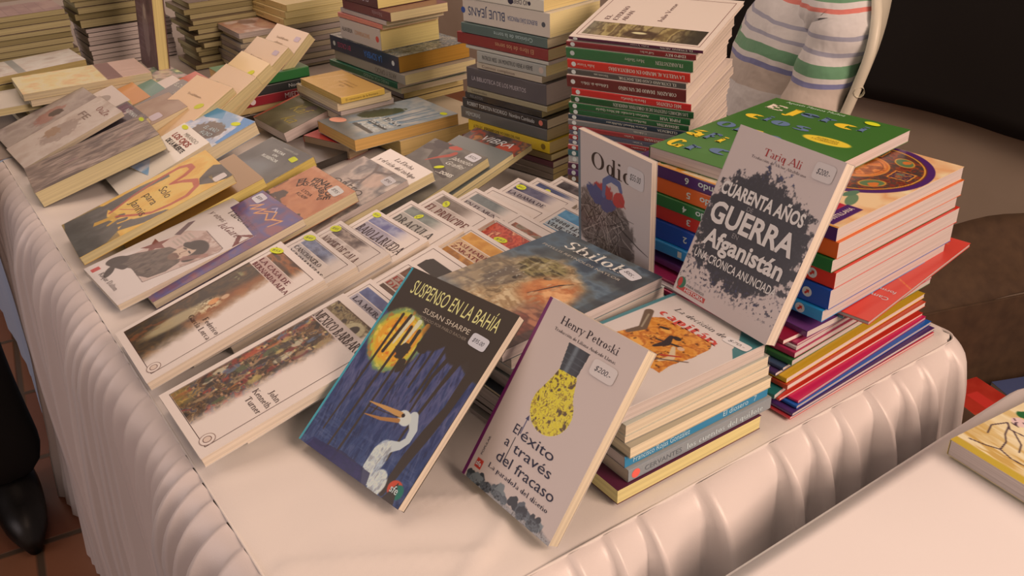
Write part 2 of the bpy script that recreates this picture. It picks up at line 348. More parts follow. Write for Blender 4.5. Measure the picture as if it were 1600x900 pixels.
def skirt(name, parent, path, z0, z1, m, period, amp=.012, seed=1, flare=.05, lip=.026):
    """path: list of (x, y); pleats hang outwards to the right of the walking direction"""
    P = np.array(path, float); d = np.hypot(*np.diff(P[:, :2], axis=0).T); S = np.concatenate([[0], np.cumsum(d)]); n = int(S[-1]/.0035)
    s = np.linspace(0, S[-1], n); x = np.interp(s, S, P[:, 0]); y = np.interp(s, S, P[:, 1])
    tx = np.gradient(x); ty = np.gradient(y); k = np.ones(9)/9
    pad = lambda a: np.convolve(np.pad(a, 4, 'edge'), k, 'valid')
    tx, ty = pad(tx), pad(ty); L = np.hypot(tx, ty); nx, ny = -ty/L, tx/L
    per = np.interp(s, S, [p[2] if len(p) > 2 else period for p in path]) if len(path[0]) > 2 else np.full(n, period)
    ph = np.cumsum(np.gradient(s)/per) + 1.5*(vnoise(s*7, s*0, seed)-.5)
    T = np.concatenate([np.linspace(0, .06, 9), np.linspace(.075, .3, 16), np.linspace(.33, 1, 30)])
    rows = []; lp = np.interp(s, S, [p[3] for p in path]) if len(path[0]) > 3 else np.full(n, lip)
    for t in T:
        f = (ph + .10*t*(vnoise(s*5, s*0+t*2, seed+3)-.5)*4) % 1
        edge = .90
        knife = np.where(f < edge, (f/edge)**1.5, 1 - sm(edge, 1, f))
        vary = .35 + 1.2*vnoise(s*13, s*0, seed+7)
        a = amp*vary*(.12 + 1.0*sm(.01, .14, t) - .45*sm(.2, .8, t))
        big = ((vnoise(s*10, s*0 + t*.8, seed+11)-.5)*.062 + (vnoise(s*21, s*0 + t*.8, seed+13)-.5)*.026)*sm(.05, .55, t)
        q = min(t/.085, 1); arc = math.sin(q*PI/2)
        r = lp*arc + flare*t*(.4+.6*sm(.004, .02, lp)) + a*knife + big*(.3+.7*sm(.004, .014, lp))
        drop = lp*1.1*(1-math.cos(q*PI/2)) + (0 if q < 1 else 1)*(t-.085)/.915*(z0-z1-lp*1.1) + (.010*q)
        z = z0 - drop + .0038*(knife-.4)*vary*np.exp(-((t-.03)/.04)**2) + .004*(vnoise(s*14, s*0+t*5, seed+5)-.5)*sm(.02, .1, t)
        rows.append(np.stack([x + nx*r, y + ny*r, z + 0*x], -1))
    return link(name, grid_mesh(name, np.array(rows)), m, parent)
def corner_path(x0, x1, y0, y1, r, pl, pf, ll=.025, lf=.017, lb=.005):
    pts = [(x0, y1, pl, ll), (x0, y0+r, pl, ll)]
    for i in range(1, 8): a = PI + PI/2*i/8; pts.append((x0+r+r*math.cos(a), y0+r+r*math.sin(a), pf, ll+(lf-ll)*i/8))
    pts += [(x0+r, y0, pf, lf), (x1-r-.1, y0, pf, lf), (x1-r, y0, pf, .010)]
    for i in range(1, 8): a = 1.5*PI + PI/2*i/8; pts.append((x1-r+r*math.cos(a), y0+r+r*math.sin(a), pf, .010+(lb-.010)*i/8))
    pts += [(x1, y0+r, pf, lb), (x1, y1, pf, lb)]
    return pts[::-1]
def top_sheet(name, parent, x0, x1, y0, y1, z, m, fn, step=.008):
    xs = np.linspace(x0, x1, int((x1-x0)/step)+2); ys = np.linspace(y0, y1, int((y1-y0)/step)+2); X, Y = np.meshgrid(xs, ys)
    return link(name, grid_mesh(name, np.stack([X, Y, z + fn(X, Y)], -1)), m, parent)
def ridge(a, b, X, Y, wid):
    (x0, y0), (x1, y1) = a, b; L2 = (x1-x0)**2+(y1-y0)**2; t = np.clip(((X-x0)*(x1-x0)+(Y-y0)*(y1-y0))/L2, 0, 1)
    return np.exp(-(np.hypot(X-x0-t*(x1-x0), Y-y0-t*(y1-y0))/wid)**2)
def main_top(X, Y):
    e = np.minimum.reduce([X, .800-X, Y+.012]); fall = -.002*np.exp(-np.clip(e, 0, 1)/.006)
    z = -.0014 + .0008*(fbm(X*9, Y*9, 4)-.5)
    op = sm(.34, .27, X)*sm(.22, .12, Y)
    z = z + op*(.006*(fbm(X*13+Y*6, Y*9, 8)-.85) + .0045*ridge((.02, .12), (.16, .03), X, Y, .007) + .004*ridge((.12, .14), (.26, .05), X, Y, .006) + .0035*ridge((.1, .0), (.2, .05), X, Y, .008))
    cx = np.maximum(np.maximum(.018-X, X-.782), 0); cy = np.maximum(.006-Y, 0)
    return z + fall - .03*sm(.0165, .020, np.hypot(cx, cy))*(cx > 0)*(cy > 0)
T1 = root('tablecloth', 'white satin tablecloth with pleated skirt covering the book table', 'tablecloth', Matrix.Translation((0, 0, TZ)))
top_sheet('cloth_top', T1, 0, .800, -.012, 1.375, 0, WHITE, main_top)
skirt('pleated_skirt', T1, corner_path(0, .800, -.012, 1.375, .018, .034, .060), -.004, -TZ+.012, SATIN, .05, .020)
# sewn seam along the table's edge
def tube(name, pts, r, m, parent=None, n=8, closed=False):
    P = np.array(pts, float); rr = np.broadcast_to(np.array(r, float), (len(P),)); rows = []
    T = np.gradient(P, axis=0); up = np.array([0, 0, 1.])
    for p, t, q in zip(P, T, rr):
        t = t/np.linalg.norm(t); a = np.cross(t, up); a = a/np.linalg.norm(a) if np.linalg.norm(a) > 1e-4 else np.array([1., 0, 0]); b = np.cross(a, t)
        rows.append([p + q*(math.cos(2*PI*i/n)*a + math.sin(2*PI*i/n)*b) for i in range(n)])
    me = grid_mesh(name, np.array(rows), closed=True)
    return link(name, me, m, parent)
tube('seam', [(x, y, -.0044) for x, y, *_ in corner_path(0, .800, -.012, 1.375, .018, 1, 1)], .0015, WHITE, T1, 6)
# a plain folding table under the cloth
FT = root('folding_table', 'folding table hidden under the white pleated tablecloth', 'table', Matrix.Translation((.40, .68, 0)))
link('tabletop', box_mesh('tabletop', -.385, .385, -.66, .66, TZ-.045, TZ-.012, .004), mat((.6, .58, .55), .5), FT)
for sx in (-1, 1):
    for sy in (-1, 1): tube('leg', [(sx*.34, sy*.55, TZ-.045), (sx*.36, sy*.57, 0)], .014, mat((.12, .12, .12), .4), FT)

BLUECLOTH = cloth_mat('pale_blue_cloth', np.clip(K(165, 160, 172), 0, .8), .7, .2, .3, .1, 5)
T2 = root('tablecloth', 'pale blue grey cloth hanging over the back table beyond the pleated skirt', 'tablecloth', Matrix.Translation((0, 0, TZ)))
top_sheet('cloth_top', T2, -.03, .86, 1.378, 3.0, 0, cloth_mat('dusky_cloth', K(150, 122, 106), .7, .2, .3, .1, 5), lambda X, Y: -.002 + .001*fbm(X*5, Y*5, 3), .03)
sk = [(.86, 3.0), (.86, 1.40), (-.012, 1.385), (-.03, 1.40), (-.03, 3.0)]
skirt('hanging_side', T2, [(-.03, 3.0, .5), (-.03, 1.385, .5), (-.01, 1.379, .5), (.3, 1.379, .5)][::-1], -.003, -TZ+.045, BLUECLOTH, .5, .006, 4, .035, .006)
FT2 = root('folding_table', 'folding table hidden under the pale blue grey cloth', 'table', Matrix.Translation((.419, 2.19, 0)))
link('tabletop', box_mesh('tabletop', -.40, .40, -.78, .78, TZ-.045, TZ-.008, .004), mat((.6, .58, .55), .5), FT2)
for sx in (-1, 1):
    for sy in (-1, 1): tube('leg', [(sx*.34, sy*.68, TZ-.045), (sx*.36, sy*.70, 0)], .014, mat((.12, .12, .12), .4), FT2)

# the near table at the right
T3 = root('tablecloth', 'smooth white tablecloth on the near table at the lower right', 'tablecloth', Matrix.Translation((0, 0, TZ)))
def near_table():
    x0, x1, y0, y1, r = -.35, .795, -1.25, -.104, .05
    ring = []
    def arc(cx, cy, a0):
        for i in range(9): a = a0 + PI/2*i/8; ring.append((cx+r*math.cos(a), cy+r*math.sin(a)))
    arc(x1-r, y1-r, 0); arc(x0+r, y1-r, PI/2); arc(x0+r, y0+r, PI); arc(x1-r, y0+r, 1.5*PI)
    R = []; 
    for a, b in zip(ring, ring[1:]+ring[:1]):
        n = max(1, int(math.hypot(b[0]-a[0], b[1]-a[1])/.02))
        R += [(a[0]+(b[0]-a[0])*i/n, a[1]+(b[1]-a[1])*i/n) for i in range(n)]
    R = np.array(R); c = R.mean(0); d = R-c; nrm = d/np.linalg.norm(d, axis=1)[:, None]; rows = []
    s = np.arange(len(R))
    for k in np.linspace(.02, 1, 40): rows.append(np.concatenate([c+d*k*.985, np.full((len(R), 1), -.001)+ (.0012*(fbm((c+d*k)[:, 0]*5, (c+d*k)[:, 1]*5, 2)-.5))[:, None]], 1))
    for t in np.linspace(0, 1, 6)[1:]: rows.append(np.concatenate([R - nrm*.015*(1-math.sin(t*PI/2)), np.full((len(R), 1), -.001-.016*(1-math.cos(t*PI/2)))], 1))
    for t in np.linspace(0, 1, 24)[1:]:
        w = .018*t*np.sin(s*.33+1.5*np.sin(s*.07)) + .04*t
        rows.append(np.concatenate([R + nrm*w[:, None], np.full((len(R), 1), -.017-t*.65)], 1))
    me = grid_mesh('cloth', np.array(rows), closed=True)
    link('cloth_top', me, cloth_mat('white_cotton', K(222, 190, 175), .75, .25, .2, .06, 4), T3)
near_table()
FT3 = root('folding_table', 'folding table hidden under the near smooth white tablecloth', 'table', Matrix.Translation((.21, -.68, 0)))
link('tabletop', box_mesh('tabletop', -.53, .53, -.53, .53, TZ-.045, TZ-.008, .004), mat((.6, .58, .55), .5), FT3)
for sx in (-1, 1):
    for sy in (-1, 1): tube('leg', [(sx*.45, sy*.45, TZ-.045), (sx*.47, sy*.47, 0)], .014, mat((.12, .12, .12), .4), FT3)

# ------------------------------------------------------------------ books
def pose(x, y, z, yaw, tilt=0, roll=0):
    u = Vector((math.cos(yaw), math.sin(yaw), 0)); b = Vector((-math.sin(yaw), math.cos(yaw), 0)); zz = Vector((0, 0, 1))
    v = b*math.cos(tilt) + zz*math.sin(tilt); n = -b*math.sin(tilt) + zz*math.cos(tilt)
    u2 = u*math.cos(roll) - n*math.sin(roll); n2 = n*math.cos(roll) + u*math.sin(roll)
    M = Matrix.Identity(4)
    for i in range(3): M[i][0], M[i][1], M[i][2] = u2[i], v[i], n2[i]
    M.translation = Vector((x, y, z + TZ))
    return M
SPINE_UP = Matrix(((0, 0, -1, 0), (-1, 0, 0, 0), (0, 1, 0, 0), (0, 0, 0, 1)))       # reads head -> tail, upright when seen from the spine side
SPINE_DOWN = Matrix(((0, 0, -1, 0), (1, 0, 0, 0), (0, -1, 0, 0), (0, 0, 0, 1)))    # reads tail -> head, upside down from the spine side
CREAM = (236, 212, 160); IVORY = (238, 214, 176); CHALK = (236, 222, 208); TANP = (214, 172, 116); GREYP = (196, 172, 150)
class Book:
    def __init__(s, label, x, y, z, yaw, w, h, t, cover=(215, 182, 165), spine=None, pages=CREAM, tilt=0, roll=0, name='paperback_book', group=None,
                 wrap=False, warp=(0, 0), cat='book', top=True, hard=False, back=None, glossy=.3):
        """(x, y, z): bottom-left corner of the front cover (of the back cover when top is False); w, h, t in metres"""
        s.w, s.h, s.t = w, h, t; s.wp = warp; M = pose(x, y, z, yaw, tilt, roll)
        if top: M = M @ Matrix.Translation((0, 0, -t))
        s.root = root(name, label, cat, M, group); c = .0016 if hard else .00035; ov = .003 if hard else 0
        sp = spine or cover; e = min(.0012, t*.3)
        prof = [(w, 0), (w*.66, 0), (w*.33, 0), (e, 0), (e*.3, e*.3), (0, e), (0, t-e), (e*.3, t-e*.3), (e, t), (w*.33, t), (w*.66, t), (w, t)]
        inn = [(w, t-c), (w*.66, t-c), (w*.33, t-c), (c+e*.5, t-c), (c, t-c-e*.5), (c, c+e*.5), (c+e*.5, c), (w*.33, c), (w*.66, c), (w, c)]
        ring = prof + inn; n = len(ring); ny = 8 if warp != (0, 0) else 2; V = []; F = []; mi = []
        for j in range(ny):
            yy = h*j/(ny-1); V += [(px, yy, pz + s.dz(px, yy)) for px, pz in ring]
        for j in range(ny-1):
            for i in range(n):
                a = j*n+i; b = j*n+(i+1) % n; F.append((a, b, b+n, a+n)); mi.append(1 if 3 <= i <= 7 else (2 if i < 3 else 0))
        for j, fl in ((0, 1), (ny-1, 0)):
            for i in range(len(prof)-1):
                k = n-1-i if i < 3 else None
            q = []
            # end caps as quads between the outer and inner outline
            outer = list(range(len(prof))); inner = [len(inn)-1-i for i in range(len(inn))]
            m = {0: 0, 1: 1, 2: 2, 3: 3, 4: 3, 5: 4, 6: 5, 7: 6, 8: 6, 9: 7, 10: 8, 11: 9}
            for i in range(len(prof)-1):
                a, b = j*n+outer[i], j*n+outer[i+1]; ca, cb = j*n+len(prof)+inner[m[i]], j*n+len(prof)+inner[m[i+1]]
                f = (a, b, cb, ca) if ca != cb else (a, b, ca); F.append(f if fl else f[::-1]); mi.append(1 if 3 <= i <= 7 else 0)
        s.cover = link('cover', mesh('cover', V, F, mi), [cover_mat(*cover, coat=glossy), cover_mat(*sp, coat=glossy), cover_mat(*(back or cover), coat=glossy)], s.root)
        nx, ny = 5, (8 if warp != (0, 0) else 2); xs = np.linspace(c+e*.6, w-.0007-ov, nx); ys = np.linspace(.0005+ov, h-.0005-ov, ny)
        V = []; F = []; idx = lambda k, j, i: (k*ny+j)*nx+i
        for k in (0, 1):
            for yy in ys:
                for xx in xs: V.append((xx, yy, (c if k == 0 else t-c) + s.dz(xx, yy)))
        for j in range(ny-1):
            for i in range(nx-1):
                F.append((idx(0, j, i), idx(0, j+1, i), idx(0, j+1, i+1), idx(0, j, i+1))); F.append((idx(1, j, i), idx(1, j, i+1), idx(1, j+1, i+1), idx(1, j+1, i)))
            F.append((idx(0, j, 0), idx(1, j, 0), idx(1, j+1, 0), idx(0, j+1, 0))); F.append((idx(0, j, nx-1), idx(0, j+1, nx-1), idx(1, j+1, nx-1), idx(1, j, nx-1)))
        for i in range(nx-1):
            F.append((idx(0, 0, i), idx(0, 0, i+1), idx(1, 0, i+1), idx(1, 0, i))); F.append((idx(0, ny-1, i), idx(1, ny-1, i), idx(1, ny-1, i+1), idx(0, ny-1, i+1)))
        link('page_block', mesh('page_block', V, F), paper_mat(*pages), s.root)
        if wrap:
            g = .0007; V = []; F = []; nx, ny = 5, 7
            me = box_mesh('plastic_wrap', -g, w+g, -g, h+g, -g*.5, t+g, .0006)
            link('plastic_wrap', me, wrap_mat(), s.root)
        s.k = 0
    def dz(s, x, y):
        return s.wp[0]*(x/s.w)**2 + s.wp[1]*(2*y/s.h-1)**2*(x/s.w)
    def art(s, cv, x0=0, y0=0, name='cover_picture'):
        picture(cv, s.cover, x0, y0, s.t+.00012, name, s.dz if s.wp != (0, 0) else None); return s
    def txt(s, str_, x, y, w, h, col=(45, 30, 28), serif=False, **k):
        s.k += 1; text(s.cover, str_, x, y, w, h, col, serif, z=s.t+.00025+.00003*s.k, dz=s.dz if s.wp != (0, 0) else None, **k); return s
    def spine_txt(s, str_, y, w, h, col=(225, 200, 180), serif=False, up=False, off=0, bold=.0):
        """y: start from the tail in mm, running along the spine"""
        o = (s.t*1000-h)/2 + off
        if up: M = Matrix.Translation((-.0002, y/1000, o/1000)) @ SPINE_UP
        else: M = Matrix.Translation((-.0002, y/1000, (o+h)/1000)) @ SPINE_DOWN
        text(s.cover, str_, 0, 0, w, h, col, serif, M=M, name='spine_lettering', bold=bold); return s
    def spine_dot(s, y, r, col):
        n = 18; V = [(-.00015, y/1000 + r/1000*math.cos(2*PI*i/n), s.t/2 + min(r/1000, s.t*.42)*math.sin(2*PI*i/n)) for i in range(n)]
        link('spine_emblem', mesh('spine_emblem', V, [tuple(range(n))[::-1]]), ink(*col), s.cover); return s
    def shape(s, pts, col, name='cover_picture'):
        s.k += 1; z = s.t+.0002+.00003*s.k
        link(name, mesh(name, [(px/1000, py/1000, z + s.dz(px/1000, py/1000)) for px, py in pts], [tuple(range(len(pts)))]), ink(*col), s.cover); return s
    def frame(s, x0, y0, x1, y1, col=(70, 30, 30), w=.7):
        for a in ((x0, y0, x1, y0+w), (x0, y1-w, x1, y1), (x0, y0, x0+w, y1), (x1-w, y0, x1, y1)): s.shape([(a[0], a[1]), (a[2], a[1]), (a[2], a[3]), (a[0], a[3])], col, 'printed_frame')
        return s
    def sticker(s, x, y, rx, ry=None, col=(236, 218, 44), rot=0, price=None, sq=False):
        s.k += 1; ry = ry or rx; n = 28; z = s.t+.0004+.00003*s.k; a = math.radians(rot); V = []
        for i in range(n):
            q = 2*PI*i/n; cx, cy = math.cos(q), math.sin(q)
            if sq: e = .38; cx, cy = math.copysign(abs(cx)**e, cx), math.copysign(abs(cy)**e, cy)
            V.append(((x+rx*cx*math.cos(a)-ry*cy*math.sin(a))/1000, (y+rx*cx*math.sin(a)+ry*cy*math.cos(a))/1000, z))
        st = link('price_sticker', mesh('price_sticker', V, [tuple(range(n))]), mat(K(*col), .55, 0, 'sticker_paper'), s.root)
        if price:
            M = Matrix.Translation((x/1000, y/1000, z+.00004)) @ Matrix.Rotation(a, 4, 'Z')
            text(st, price, -rx*.68, -ry*.3, rx*1.3, ry*.62, (60, 55, 62), M=M, name='handwritten_price', shear=.25)
        return s
ORD = ['topmost', 'second', 'third', 'fourth', 'fifth', 'sixth', 'seventh', 'eighth', 'ninth', 'tenth', 'eleventh', 'twelfth', 'thirteenth', 'fourteenth', 'fifteenth',
       'sixteenth', 'seventeenth', 'eighteenth', 'nineteenth', 'twentieth', 'twenty-first', 'twenty-second', 'twenty-third', 'twenty-fourth', 'twenty-fifth', 'twenty-sixth']
def nth(i): return 'topmost' if i == 0 else ORD[i] + ' from top'
RNG = random.Random(7)

# ------------------------------------------------------------------ upright and leaning books in the foreground
D = math.radians
def heron_book():
    b = Book('tilted dark blue paperback with a heron under a dripping sun, nearest the table corner', .0943, .2581, .0117, -1.378, .1544, .2064, .010, (92, 76, 66), spine=(70, 142, 150), pages=(250, 232, 178), tilt=.669, roll=-.012)
    c = Canvas(154, 206, .62, (74, 60, 52)); X, Y = c.X, c.Y
    sea = sm(0, 3, (150 - 8*np.sin(X/19) - .12*(X-70)) - Y - 18*sm(20, 60, X)*0)
    st = fbm(X/2.2+Y/9, Y/16-X/20, 3)
    c.tex([(58, 62, 92), (80, 78, 108), (98, 90, 116), (66, 70, 100)], 5, 18, 5, sea)
    c.tex([(46, 56, 88), (66, 76, 108), (56, 64, 96)], 4, 14, 9, sea*sm(90, 20, Y))
    c.put(sea*sm(.62, .75, st), (128, 120, 136), .3); c.put(sea*sm(.36, .25, st), (44, 42, 62), .45)
    c.put(sea*sm(.52, .6, fbm(X/26, Y/3, 8))*sm(60, 20, Y), (140, 134, 150), .2)
    # sun
    su = [(14, 166), (6, 150), (4, 130), (8, 112), (20, 102), (44, 97), (62, 101), (71, 117), (73, 138), (66, 150), (50, 160), (30, 168)]
    d = np.hypot((X-37)/36, (Y-132)/36); sw = fbm(np.arctan2(Y-132, X-37)*4, d*9, 12)
    mk = sm(1.02, .9, d + .18*(fbm(X/11, Y/11, 3)-.5))
    c.put(mk, (128, 140, 92)); c.put(sm(.9, .78, d+.15*(sw-.5)), (198, 170, 66)); c.put(sm(.8, .6, d+.2*(sw-.5)), (222, 150, 52)); c.put(sm(.55, .3, d+.3*(sw-.5)), (226, 176, 70))
    c.put(sm(.62, .72, sw)*mk, (206, 104, 44), .6); c.put(sm(.36, .28, sw)*mk, (232, 196, 100), .5)
    for x0, w in ((40, 7), (52, 6), (64, 6)): c.seg([(x0, 158), (x0-3, 128)], [w, w*.3], (212, 196, 170) if x0 < 60 else (218, 140, 56), .85)
    br = (72, 57, 48)
    c.ell(52, 125, 9, 8, br, 20, wob=.9); c.ell(74, 140, 8, 9, br, 0, wob=.5); c.ell(62, 112, 5, 8, br, wob=.6)
    for pts, w in (([(27, 158), (24, 90), (21, 22)], [3.5, 3, 2]), ([(37, 160), (31, 116)], [4, 4]), ([(46, 150), (42, 80), (38, 3)], [4, 3, 2.4]), ([(58, 150), (56, 80), (53, 2)], [4.5, 2.6, 3]),
                   ([(68, 150), (67, 70), (64, 58)], [4, 2, 2]), ([(76, 150), (76, 107)], [3, 2]), ([(88, 150), (86, 98)], [3, 2.4]), ([(100, 152), (99, 100), (98, 86)], [4, 3, 1.6]),
                   ([(112, 152), (104, 117), (104, 70)], [6, 4, 2]), ([(146, 170), (142, 126), (141, 98), (136, 70), (131, 40), (128, 4)], [18, 11, 9, 12, 11, 7]), ([(124, 152), (118, 110), (112, 60), (112, 30)], [8, 4, 3, 2])): c.seg(pts, w, br, 1)
    c.put(sm(4, 0, 152-12*np.abs(np.sin(X/11+.6)) - .05*(X-60) - Y)*sm(58, 74, X), br)
    # heron
    fe = (196, 184, 176)
    c.seg([(112, 76), (120, 66), (121, 55), (116, 47), (107, 42), (99, 32), (98, 16), (104, 4)], [11, 9, 7, 8, 12, 15, 13, 10], fe); c.ell(117, 8, 10, 13, (206, 196, 190), wob=.4)
    c.tex([(150, 138, 134), (214, 204, 196), (180, 168, 162)], 2, 6, 21, sm(1.0, .85, np.minimum(np.hypot((X-102)/11, (Y-28)/20), np.hypot((X-117)/11, (Y-9)/14))), al=.8)
    c.ell(103, 71, 9, 7, (206, 196, 188), -20); c.seg([(54, 67.5), (75, 70), (97, 72)], [1, 4, 6], (196, 140, 84)); c.seg([(57, 55), (78, 59), (98, 66)], [1, 3.4, 4.5], (176, 118, 68))
    c.seg([(56, 63), (97, 69)], .8, (70, 50, 40)); c.ell(100, 72.5, 2.2, 2, (60, 44, 38))
    c.poly([(0, 0), (3, 0), (3, 206), (0, 206)], (74, 146, 152)); c.poly([(15, 0), (108, 0), (104, 12), (60, 14), (18, 9)], (54, 48, 72), .8)
    c.tex([(62, 52, 96), (44, 44, 82)], 6, 3, 4, c.inside([(10, 0), (100, 0), (90, 12), (16, 10)]), al=.6)
    c.ell(139, 13, 9, 8, (198, 78, 50)); c.ell(144, 12, 6, 7, (40, 110, 92)); c.poly([(139, 20), (147, 0), (131, 0)], br)
    b.art(c)
    b.txt('SUSPENSO EN LA BAHÍA', 17, 181, 124, 15, (232, 206, 138)); b.txt('SUSAN SHARPE', 48, 168.5, 66, 5.2, (200, 170, 146)); b.txt('ILUSTRADO POR PABLO RACHER', 43, 162, 72, 3, (150, 124, 106))
    b.txt('sfe', 134, 9, 10, 7, (236, 224, 210), bold=.01)
    b.sticker(130, 166.5, 11.5, 6.8, (214, 192, 186), -3, '$95.00', True)
heron_book()
def bulb_book():
    b = Book('leaning white paperback with a yellow popcorn light bulb and purple spine', .199, .1212, .0072, -1.5015, .1274, .1862, .013, (206, 174, 158), spine=(120, 38, 88), pages=(250, 228, 172), tilt=.922, roll=-.03)
    c = Canvas(127.4, 186, .55, (206, 172, 156)); X, Y = c.X, c.Y
    c.rect(-2, -2, 4, 190, (122, 40, 90)); 
    m = c.inside([(50, 134), (73, 134), (79, 118), (87, 104), (88, 92), (82, 84), (74, 79), (60, 75), (48, 79), (40, 88), (38, 98), (41, 110), (47, 124)])
    m = np.maximum(m, (np.hypot((X-63)/25.5, (Y-98)/23) < 1)*(Y < 112)*1.0)
    c.tex([(96, 66, 12), (200, 160, 14), (232, 200, 26), (214, 176, 20), (240, 212, 60), (150, 106, 14), (226, 190, 24)], 4.2, 4.2, 6, m, 2)
    c.put(m*sm(.30, .22, fbm(X/3.4, Y/3.4, 17)), (84, 56, 16), .9)
    cap = c.inside([(46, 158), (74, 158), (72, 134), (50, 133)]); c.put(cap, (62, 60, 62)); c.put(cap*sm(53, 57, X)*sm(62, 58, X), (150, 146, 144), .6); c.put(cap*sm(66, 72, X), (34, 33, 36), .7)
    for yy in (139, 144, 149): c.rect(48, yy, 73, yy+.8, (96, 92, 92), .7)
    c.seg([(43, 80), (43, 64)], 1, (40, 40, 80)); c.poly([(40.5, 78), (45.5, 78), (43, 83)], (40, 40, 80)); c.seg([(40, 36), (40, 58)], 1, (40, 36, 44))
    for i in range(26):
        q = RNG.random(); px = 7 + q*116; c.ell(px, 3 + 5*RNG.random() + (4 if .3 < q < .9 else 0)*RNG.random(), 4+4*RNG.random(), 3.5+2.5*RNG.random(), [(96, 92, 92), (70, 68, 68), (130, 124, 120), (50, 48, 50)][i % 4], RNG.random()*90, wob=.9, seed=i)
    c.tex([(50, 48, 50), (150, 142, 138), (92, 88, 88)], 2.4, 2.4, 14, sm(9, 5, Y + 3*np.sin(X/9))*sm(4, 9, X), al=.55)
    c.rect(10, 13, 19, 22, (196, 66, 52))
    b.art(c)
    dk = (58, 42, 46)
    b.txt('Henry Petroski', 26, 169, 75, 7.6, dk, True); b.txt('Traducción de Liliana Andrade Llanas', 23, 161.5, 80, 2.9, dk, True)
    bl = (46, 44, 62)
    b.txt('El', 34, 61, 8, 9, bl); b.txt('éxito', 45, 60, 45, 9.5, bl); b.txt('a', 31, 47, 6, 9, bl); b.txt('través', 44, 46, 52, 9.5, bl); b.txt('del fracaso', 30, 31, 80, 9.8, bl); b.txt('La paradoja del diseño', 26, 21, 84, 4.6, bl, True)
    b.txt('POPULAR', 13.5, 26, 19, 2.4, bl, M=Matrix.Translation((.0135, .026, 0)) @ Matrix.Rotation(PI/2, 4, 'Z') @ Matrix.Translation((-.0135, -.026, 0)))
    b.txt('sfe', 11, 15.5, 7, 4.5, (240, 214, 200), bold=.02); b.sticker(96, 151, 15, 7.6, (218, 188, 174), 0, '$200.-', True)
bulb_book()
def war_book():
    b = Book('leaning grey paperback with a dark tree and big white war title, on the right pile', .4802, .1395, .1010, -1.625, .134, .1835, .014, (200, 168, 154), spine=(120, 110, 106), pages=(250, 226, 180), tilt=1.132, roll=.0)
    c = Canvas(134, 183.5, .55, (200, 168, 155)); X, Y = c.X, c.Y
    d = np.hypot((X-66)/70, (Y-88)/62); n = fbm(X/7, Y/7, 4, 5); n2 = fbm(X/2.2, Y/2.2, 9, 3)
    tr = sm(.06, -.06, d - 1.0 + .55*(.5-n) + .25*(.5-n2) + .18*sm(120, 150, Y)*np.abs(X-50)/60)
    c.put(tr, (66, 58, 60)); c.put(tr*sm(.55, .72, n2), (112, 98, 100), .5*1); c.put(tr*sm(.55, .68, n)*sm(.5, .6, n2)*sm(80, 130, np.abs(Y-88)*2), (70, 70, 112), .7); c.put(tr*sm(62, 42, np.abs(Y-88)), (64, 57, 58), .75)
    c.put(sm(.60, .68, fbm(X/2.6, Y/2.6, 23))*sm(60, 20, Y)*sm(12, 26, Y), (62, 56, 66), .9); c.put(sm(34, 18, Y + 8*(n-.5))*sm(.5, .62, n2), (82, 74, 80), .7*0)
    c.rect(4, 4, 46, 9, (186, 60, 50), .9); c.ell(8, 12, 6, 6, (60, 104, 76)); c.ell(6, 12, 3, 5, (190, 60, 50)); c.rect(0, 0, .8, 184, (160, 140, 130), .6)
    b.art(c)
    wh = (222, 194, 180)
    b.txt('Tariq Ali', 42, 163, 48, 7.5, (166, 46, 44), True); b.txt('Traducción de Víctor Altamirano', 29, 157.5, 70, 2.7, (110, 88, 84), True)
    b.txt('CUARENTA AÑOS', 9, 114, 109, 12.5, wh, bold=.035); b.txt('DE', 50, 107, 8, 4.5, (150, 130, 124)); b.txt('GUERRA', 8, 84, 112, 21, wh, bold=.03); b.txt('EN', 46, 77, 8, 5, (150, 130, 124))
    b.txt('Afganistán', 13, 60, 106, 17, wh, bold=.03); b.txt('UNA CRÓNICA ANUNCIADA', 9, 44, 112, 8.4, wh, bold=.012); b.txt('HISTORIA', 16, 5, 28, 3.4, (236, 206, 190), bold=.02); b.txt('PARA NIÑOS', 16, 10.5, 26, 2.6, (92, 84, 84))
    b.sticker(116, 168, 12, 8.4, (206, 178, 166), 0, '$200.-', True)
war_book()
